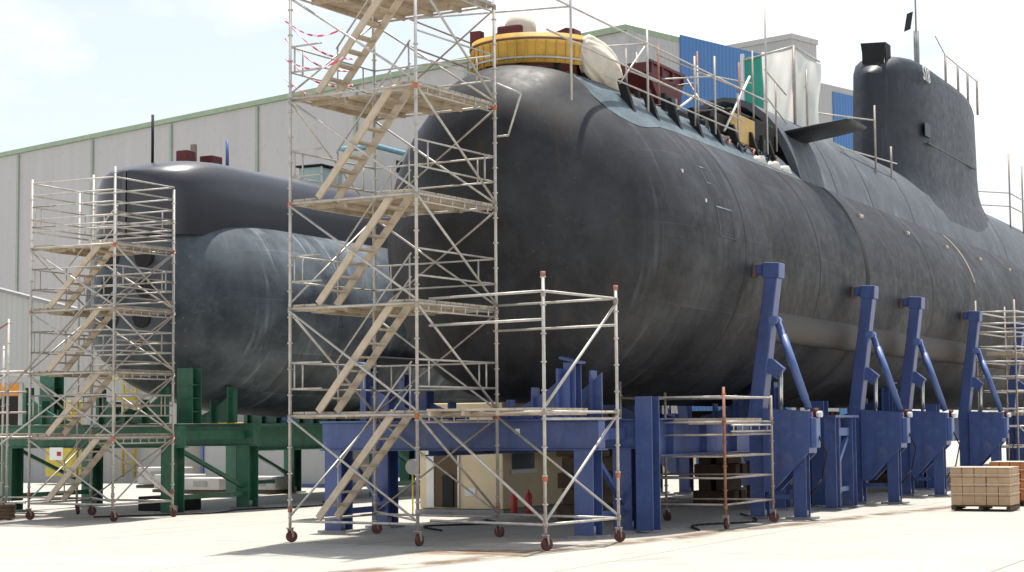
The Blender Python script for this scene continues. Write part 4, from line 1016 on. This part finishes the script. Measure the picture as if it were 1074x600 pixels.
MB().box(39.98, 44.5, 20.18, 22.57, 0, .11).build('skid', 'grey', ca)
for x, y, lab in ((39.7, 19.75, 'left of two red gas cylinders beside the cream cabin'), (39.9, 19.45, 'right of two red gas cylinders beside the cream cabin')):
    m = MB(); m.loft([[(x + r * math.cos(2 * PI * i / 14), y + r * math.sin(2 * PI * i / 14), z) for i in range(14)] for r, z in ((.08, 0), (.085, .03), (.085, .46), (.065, .53), (.02, .56), (.026, .60), (.015, .62))], cap0=True, cap1=True)
    single(m, 'gas_cylinder', 'red', lab, 'cylinder', (x, y, 0), 'red gas cylinders')
cgp = thing('disc_stand', 'grey round disc sign on a thin stand before the cream cabin', 'sign', (38.5, 21.9, 0))
MB().tube((38.5, 21.9, 0), (38.5, 21.9, 1.15), .02).build('stand', 'yellowbox', cgp); MB().tube((38.48, 21.9, 1.2), (38.52, 21.9, 1.2), .19, 18).build('disc', 'grey', cgp)
def container(label, x0, x1, y0, y1, h, m='bluebox', z0=0):
    t = thing('shipping_container', label, 'container', ((x0 + x1) / 2, (y0 + y1) / 2, z0), 'blue containers in the yard')
    MB().box(x0 + .06, x1 - .06, y0 + .06, y1 - .06, z0 + .1, z0 + h - .05).build('wall', m, t)
    f = MB()
    for x in (x0 + .05, x1 - .05):
        for y in (y0 + .05, y1 - .05): f.box(x - .06, x + .06, y - .06, y + .06, z0, z0 + h)
    for z in (z0 + .06, z0 + h - .06):
        for y in (y0 + .04, y1 - .04): f.box(x0, x1, y - .04, y + .04, z - .06, z + .06)
        for x in (x0 + .04, x1 - .04): f.box(x - .04, x + .04, y0, y1, z - .06, z + .06)
    f.build('frame', 'bluepale', t)
    return t
container('blue shipping container seen under the far bow, right of the green leg', 66, 72, 42.5, 46.5, 4.3)
container('blue shipping container under the far hull, farther right', 68, 74, 38.0, 41.8, 3.4)
container('small blue container just right of the cream cabin under the near hull', 45.2, 47.4, 19.9, 22.0, 2.5)
boxthing('yellow_cabinet', 'yellowbox', 'tall yellow cabinet seen under the far hull by the blue containers', 'cabinet', 62, 62.8, 43.8, 44.9, 0, 2.4, 'yellow cabinets in the yard')
boxthing('yellow_cabinet', 'yellowbox', 'wide yellow cabinet beside the annex wall at left', 'cabinet', 56.6, 57.2, 47.7, 49.0, .3, 3.3, 'yellow cabinets in the yard')
for i, (x, y, w, h, lab) in enumerate(((50.5, 38.2, 1.5, .8, 'low white crate stack behind the green frame at left'), (49.5, 36.3, 1.6, .7, 'low white crate stack behind the green frame, second from the left'), (50.0, 34.3, 1.4, .75, 'low white crate stack behind the green frame, third from the left'), (76, 50.4, 3.0, 1.3, 'white unit far back under the far hull'), (74, 47.2, 2.0, 1.2, 'white unit far back under the far hull, beside the first green beam brace'), (54, 41.5, 1.8, 1.0, 'pale crate stack at the foot of the annex wall'))):
    t = thing('crate_stack', lab, 'crates', (x, y, 0), 'white crates in the yard')
    h *= .75; MB().box(x, x + 1, y - w / 2, y + w / 2, .12, h).build('crate', 'concrete2', t, bevel=.04); MB().box(x - .03, x + 1.03, y - w / 2 - .03, y + w / 2 + .03, 0, .1).build('skid', 'pallet', t)
    MB().box(x - .02, x - .002, y - w * .2, y + w * .15, h * .45, h * .8).build('grille', 'grey', t)
container('long pale blue container far behind the green frame', 56, 58, 34.5, 41.0, 2.3, 'clad2')
for i, (x, y) in enumerate(((80, 46), (80, 42), (80, 38), (80, 34), (80, 30), (80, 26), (80, 22))):
    m = MB(); m.prism([(y - 1.9, 0), (y + 1.9, 0), (y + 1.9, .9), (y - 1.9, .9)], x - .12, x + .12); m.prism([(-.3, 0), (.3, 0), (.14, .25), (-.14, .25)], y - 1.89, y + 1.89, 'XZ') if False else None
    m.box(x - .3, x + .3, y - 1.9, y + 1.9, 0, .22)
    single(m, 'concrete_barrier', 'concrete2', 'grey concrete barrier in the far row under the hulls', 'barrier', (x, y, 0), 'concrete barriers in a far row', bevel=.02)
# shrubs and trees far behind
def shrub(name, label, cat, x, y, r, h, seed, trunk=0, nleaf=1500):
    rnd = random.Random(seed); t = thing(name, label, cat, (x, y, 0), 'trees and shrubs behind the hulls')
    m = MB(); m.tube((x, y, 0), (x, y, trunk + h * .4), .1, 7, .05)
    for k in range(5):
        a = rnd.uniform(0, 2 * PI); m.tube((x, y, trunk * .7 + .1), (x + r * .6 * math.cos(a), y + r * .6 * math.sin(a), trunk + h * rnd.uniform(.4, .8)), .05, 6, .02)
    m.build('trunk', 'bark', t)
    cl = [(rnd.uniform(-.7, .7) * r, rnd.uniform(-.7, .7) * r, trunk + h * rnd.uniform(.2, .85), rnd.uniform(.25, .5) * r) for _ in range(12)]
    f = MB()
    for _ in range(nleaf):
        cx, cy, cz, cr = rnd.choice(cl); d = Vector((rnd.gauss(0, 1), rnd.gauss(0, 1), rnd.gauss(0, .8))).normalized() * cr * rnd.uniform(.5, 1.05)
        p = Vector((x + cx, y + cy, max(.05, cz + d.z))) + Vector((d.x, d.y, 0))
        a = Vector((rnd.gauss(0, 1), rnd.gauss(0, 1), rnd.gauss(0, 1))).normalized(); b_ = a.orthogonal().normalized(); s = rnd.uniform(.07, .16)
        f.add([p - a * s, p + b_ * s * .6, p + a * s, p - b_ * s * .6], [(0, 1, 2, 3)])
    f.build('crown', 'leaf', t, fix=False)
shrub('leafy_shrub', 'dark green shrub seen under the near hull left of the right front leg', 'shrub', 76, 35.3, 1.8, 2.6, 1)
shrub('leafy_shrub', 'dark green shrub seen under the near hull right of the end post', 'shrub', 76, 30.6, 1.6, 2.2, 2)
shrub('leafy_shrub', 'dark green shrub farther right between the far jack feet', 'shrub', 82, 28.0, 2.0, 2.4, 5)
shrub('leafy_shrub', 'green shrub behind the white crates under the far hull', 'shrub', 84, 56.5, 2.4, 3.4, 6)
boxthing('cream_shed', 'beige', 'small cream shed far back between the first and second jacks', 'shed', 74, 77, 23.6, 26, 0, 2.6)
boxthing('cream_shed', 'beige', 'small cream shed far back right of the end post', 'shed', 74, 77, 28.6, 29.6, 0, 1.9)
boxthing('pale_partition', 'clad2', 'pale upright partition under the near hull right of the first jack', 'panel', 54, 54.3, 15.8, 17.7, 0, 2.0)
boxthing('blue_drum_rack', 'bluebox', 'low blue rack far back between the far jack feet', 'rack', 70, 71, 24.2, 26.5, .35, 1.2)

# ------------------------------------------------------------------ pallets at right
def pallet(name, label, x0, y0, lx, ly, h, m, rot=0):
    t = thing(name, label, 'pallet', (x0, y0, 0), 'loaded pallets on the concrete')
    b = MB(); n = 5
    for i in range(6): b.box(-lx / 2 + i * lx / 5 - .05 * (i != 0) - (.05 if i == 5 else 0), -lx / 2 + i * lx / 5 + .05 + (.05 if i == 0 else 0) - (.05 if i == 5 else 0), -ly / 2, ly / 2, .11, .135)
    for j in (-1, 0, 1): b.box(-lx / 2, lx / 2, j * (ly / 2 - .06) - .05, j * (ly / 2 - .06) + .05, .02, .105)
    b.v = [(x + x0, y + y0, z) for x, y, z in b.v]; b.build('base', 'pallet', t)
    c = MB(); nx, ny, nz = 4, 5, 4
    rnd = random.Random(5)
    for i in range(nx):
        for j in range(ny):
            for k in range(nz):
                g_ = .006; e = rnd.uniform(-.008, .008)
                xa, xb = -lx / 2 + lx * i / nx + g_, -lx / 2 + lx * (i + 1) / nx - g_; ya, yb = -ly / 2 + ly * j / ny + g_, -ly / 2 + ly * (j + 1) / ny - g_
                za, zb = .14 + (h - .14) * k / nz + .003, .14 + (h - .14) * (k + 1) / nz - .003
                c.box(xa + e, xb + e, ya + e, yb + e, za, zb)
    c.v = [(x + x0, y + y0, z) for x, y, z in c.v]; c.build('cartons', m, t, bevel=.008)
    s = MB()
    for k in (.25, .5, .75):
        z = .14 + (h - .14) * k + .06; 
        for a0, a1 in (((-lx / 2 - .012, -ly / 2 - .012), (lx / 2 + .012, -ly / 2 - .012)), ((-lx / 2 - .012, -ly / 2 - .012), (-lx / 2 - .012, ly / 2 + .012)), ((lx / 2 + .012, -ly / 2 - .012), (lx / 2 + .012, ly / 2 + .012)), ((-lx / 2 - .012, ly / 2 + .012), (lx / 2 + .012, ly / 2 + .012))):
            s.bar((a0[0] + x0, a0[1] + y0, z), (a1[0] + x0, a1[1] + y0, z), .004, .018)
    s.build('strap', 'film', t)
    w = MB().box(-lx / 2 - .006, lx / 2 + .006, -ly / 2 - .006, ly / 2 + .006, h + .002, h + .012); w.v = [(x + x0, y + y0, z) for x, y, z in w.v]; w.build('top_wrap', 'film', t)
    return t
p1 = pallet('loaded_pallet', 'pallet of strapped brown cartons on the sunlit concrete at right', 45.45, 9.62, 1.15, 1.45, 1.05, 'card')
p2 = pallet('loaded_pallet', 'pallet of orange cartons partly hidden behind the brown carton pallet', 48.4, 9.35, 1.2, 1.3, 1.12, 'cardorange')
# low dark hose reel lump at the left edge
rl = MB()
for k in range(4): rl.loft([[(34.0 + (.42 + .06 * math.cos(b)) * math.cos(a) , 31.05 + (.42 + .06 * math.cos(b)) * math.sin(a) * 1.2, .09 + k * .09 + .06 * math.sin(b)) for b in [2 * PI * j / 8 for j in range(8)]] for a in [2 * PI * i / 24 for i in range(25)]])
single(rl, 'hose_coil', 'pallet', 'dark brown coil of hose on the ground at the left edge', 'hose', (34.0, 31.05, 0))

def cable(label, pts, m='black', rr=.022):
    c = []
    for k in range(len(pts) - 1):
        p0 = Vector(pts[max(0, k - 1)]); p1 = Vector(pts[k]); p2 = Vector(pts[k + 1]); p3 = Vector(pts[min(len(pts) - 1, k + 2)])
        for i in range(8):
            t = i / 8; c.append(.5 * ((2 * p1) + (p2 - p0) * t + (2 * p0 - 5 * p1 + 4 * p2 - p3) * t * t + (3 * p1 - p0 - 3 * p2 + p3) * t ** 3))
    c.append(Vector(pts[-1])); single(MB().path([tuple(p) for p in c], rr, 6), 'ground_cable', m, label, 'cable', pts[0])
cable('black cable snaking over the concrete from the stair tower to the cream cabin', [(33.2, 18.2, .03), (34.5, 19.3, .03), (36, 18.4, .03), (37.4, 19.4, .03), (38.8, 20.6, .03)])
cable('dark hose lying on the concrete between the low rusty scaffold and the first jack', [(35.0, 13.2, .03), (36.6, 13.9, .03), (38.2, 13.2, .03), (39.6, 13.6, .03), (41.5, 14.6, .03)])
cable('dark cable along the concrete in front of the green frame legs', [(35.5, 29.2, .03), (38, 27.6, .03), (40, 27.9, .03), (42.6, 27.2, .03), (45, 28.6, .03)])

for i, (x, lab) in enumerate(((38.2, 'timber keel block stack under the near hull, nearest the bow'), (47.0, 'timber keel block stack under the near hull, second from the bow'), (51.4, 'timber keel block stack under the near hull, third from the bow'), (56.0, 'timber keel block stack under the near hull, fourth from the bow'), (64.5, 'timber keel block stack under the near hull, farthest aft'))):
    m = MB()
    for k in range(7):
        z = .02 + k * .36; e = .03 * math.sin(k * 2.3 + i)
        if k % 2: m.box(x - .55 + e, x + .55 + e, YC - .42, YC - .08, z, z + .35); m.box(x - .55 + e, x + .55 + e, YC + .08, YC + .42, z, z + .35)
        else: m.box(x - .45, x - .1, YC - .6 + e, YC + .6 + e, z, z + .35); m.box(x + .1, x + .45, YC - .6 + e, YC + .6 + e, z, z + .35)
    single(m, 'keel_block', 'pallet', lab, 'keel block', (x, YC, 0), 'keel blocks under the near submarine', bevel=.015)
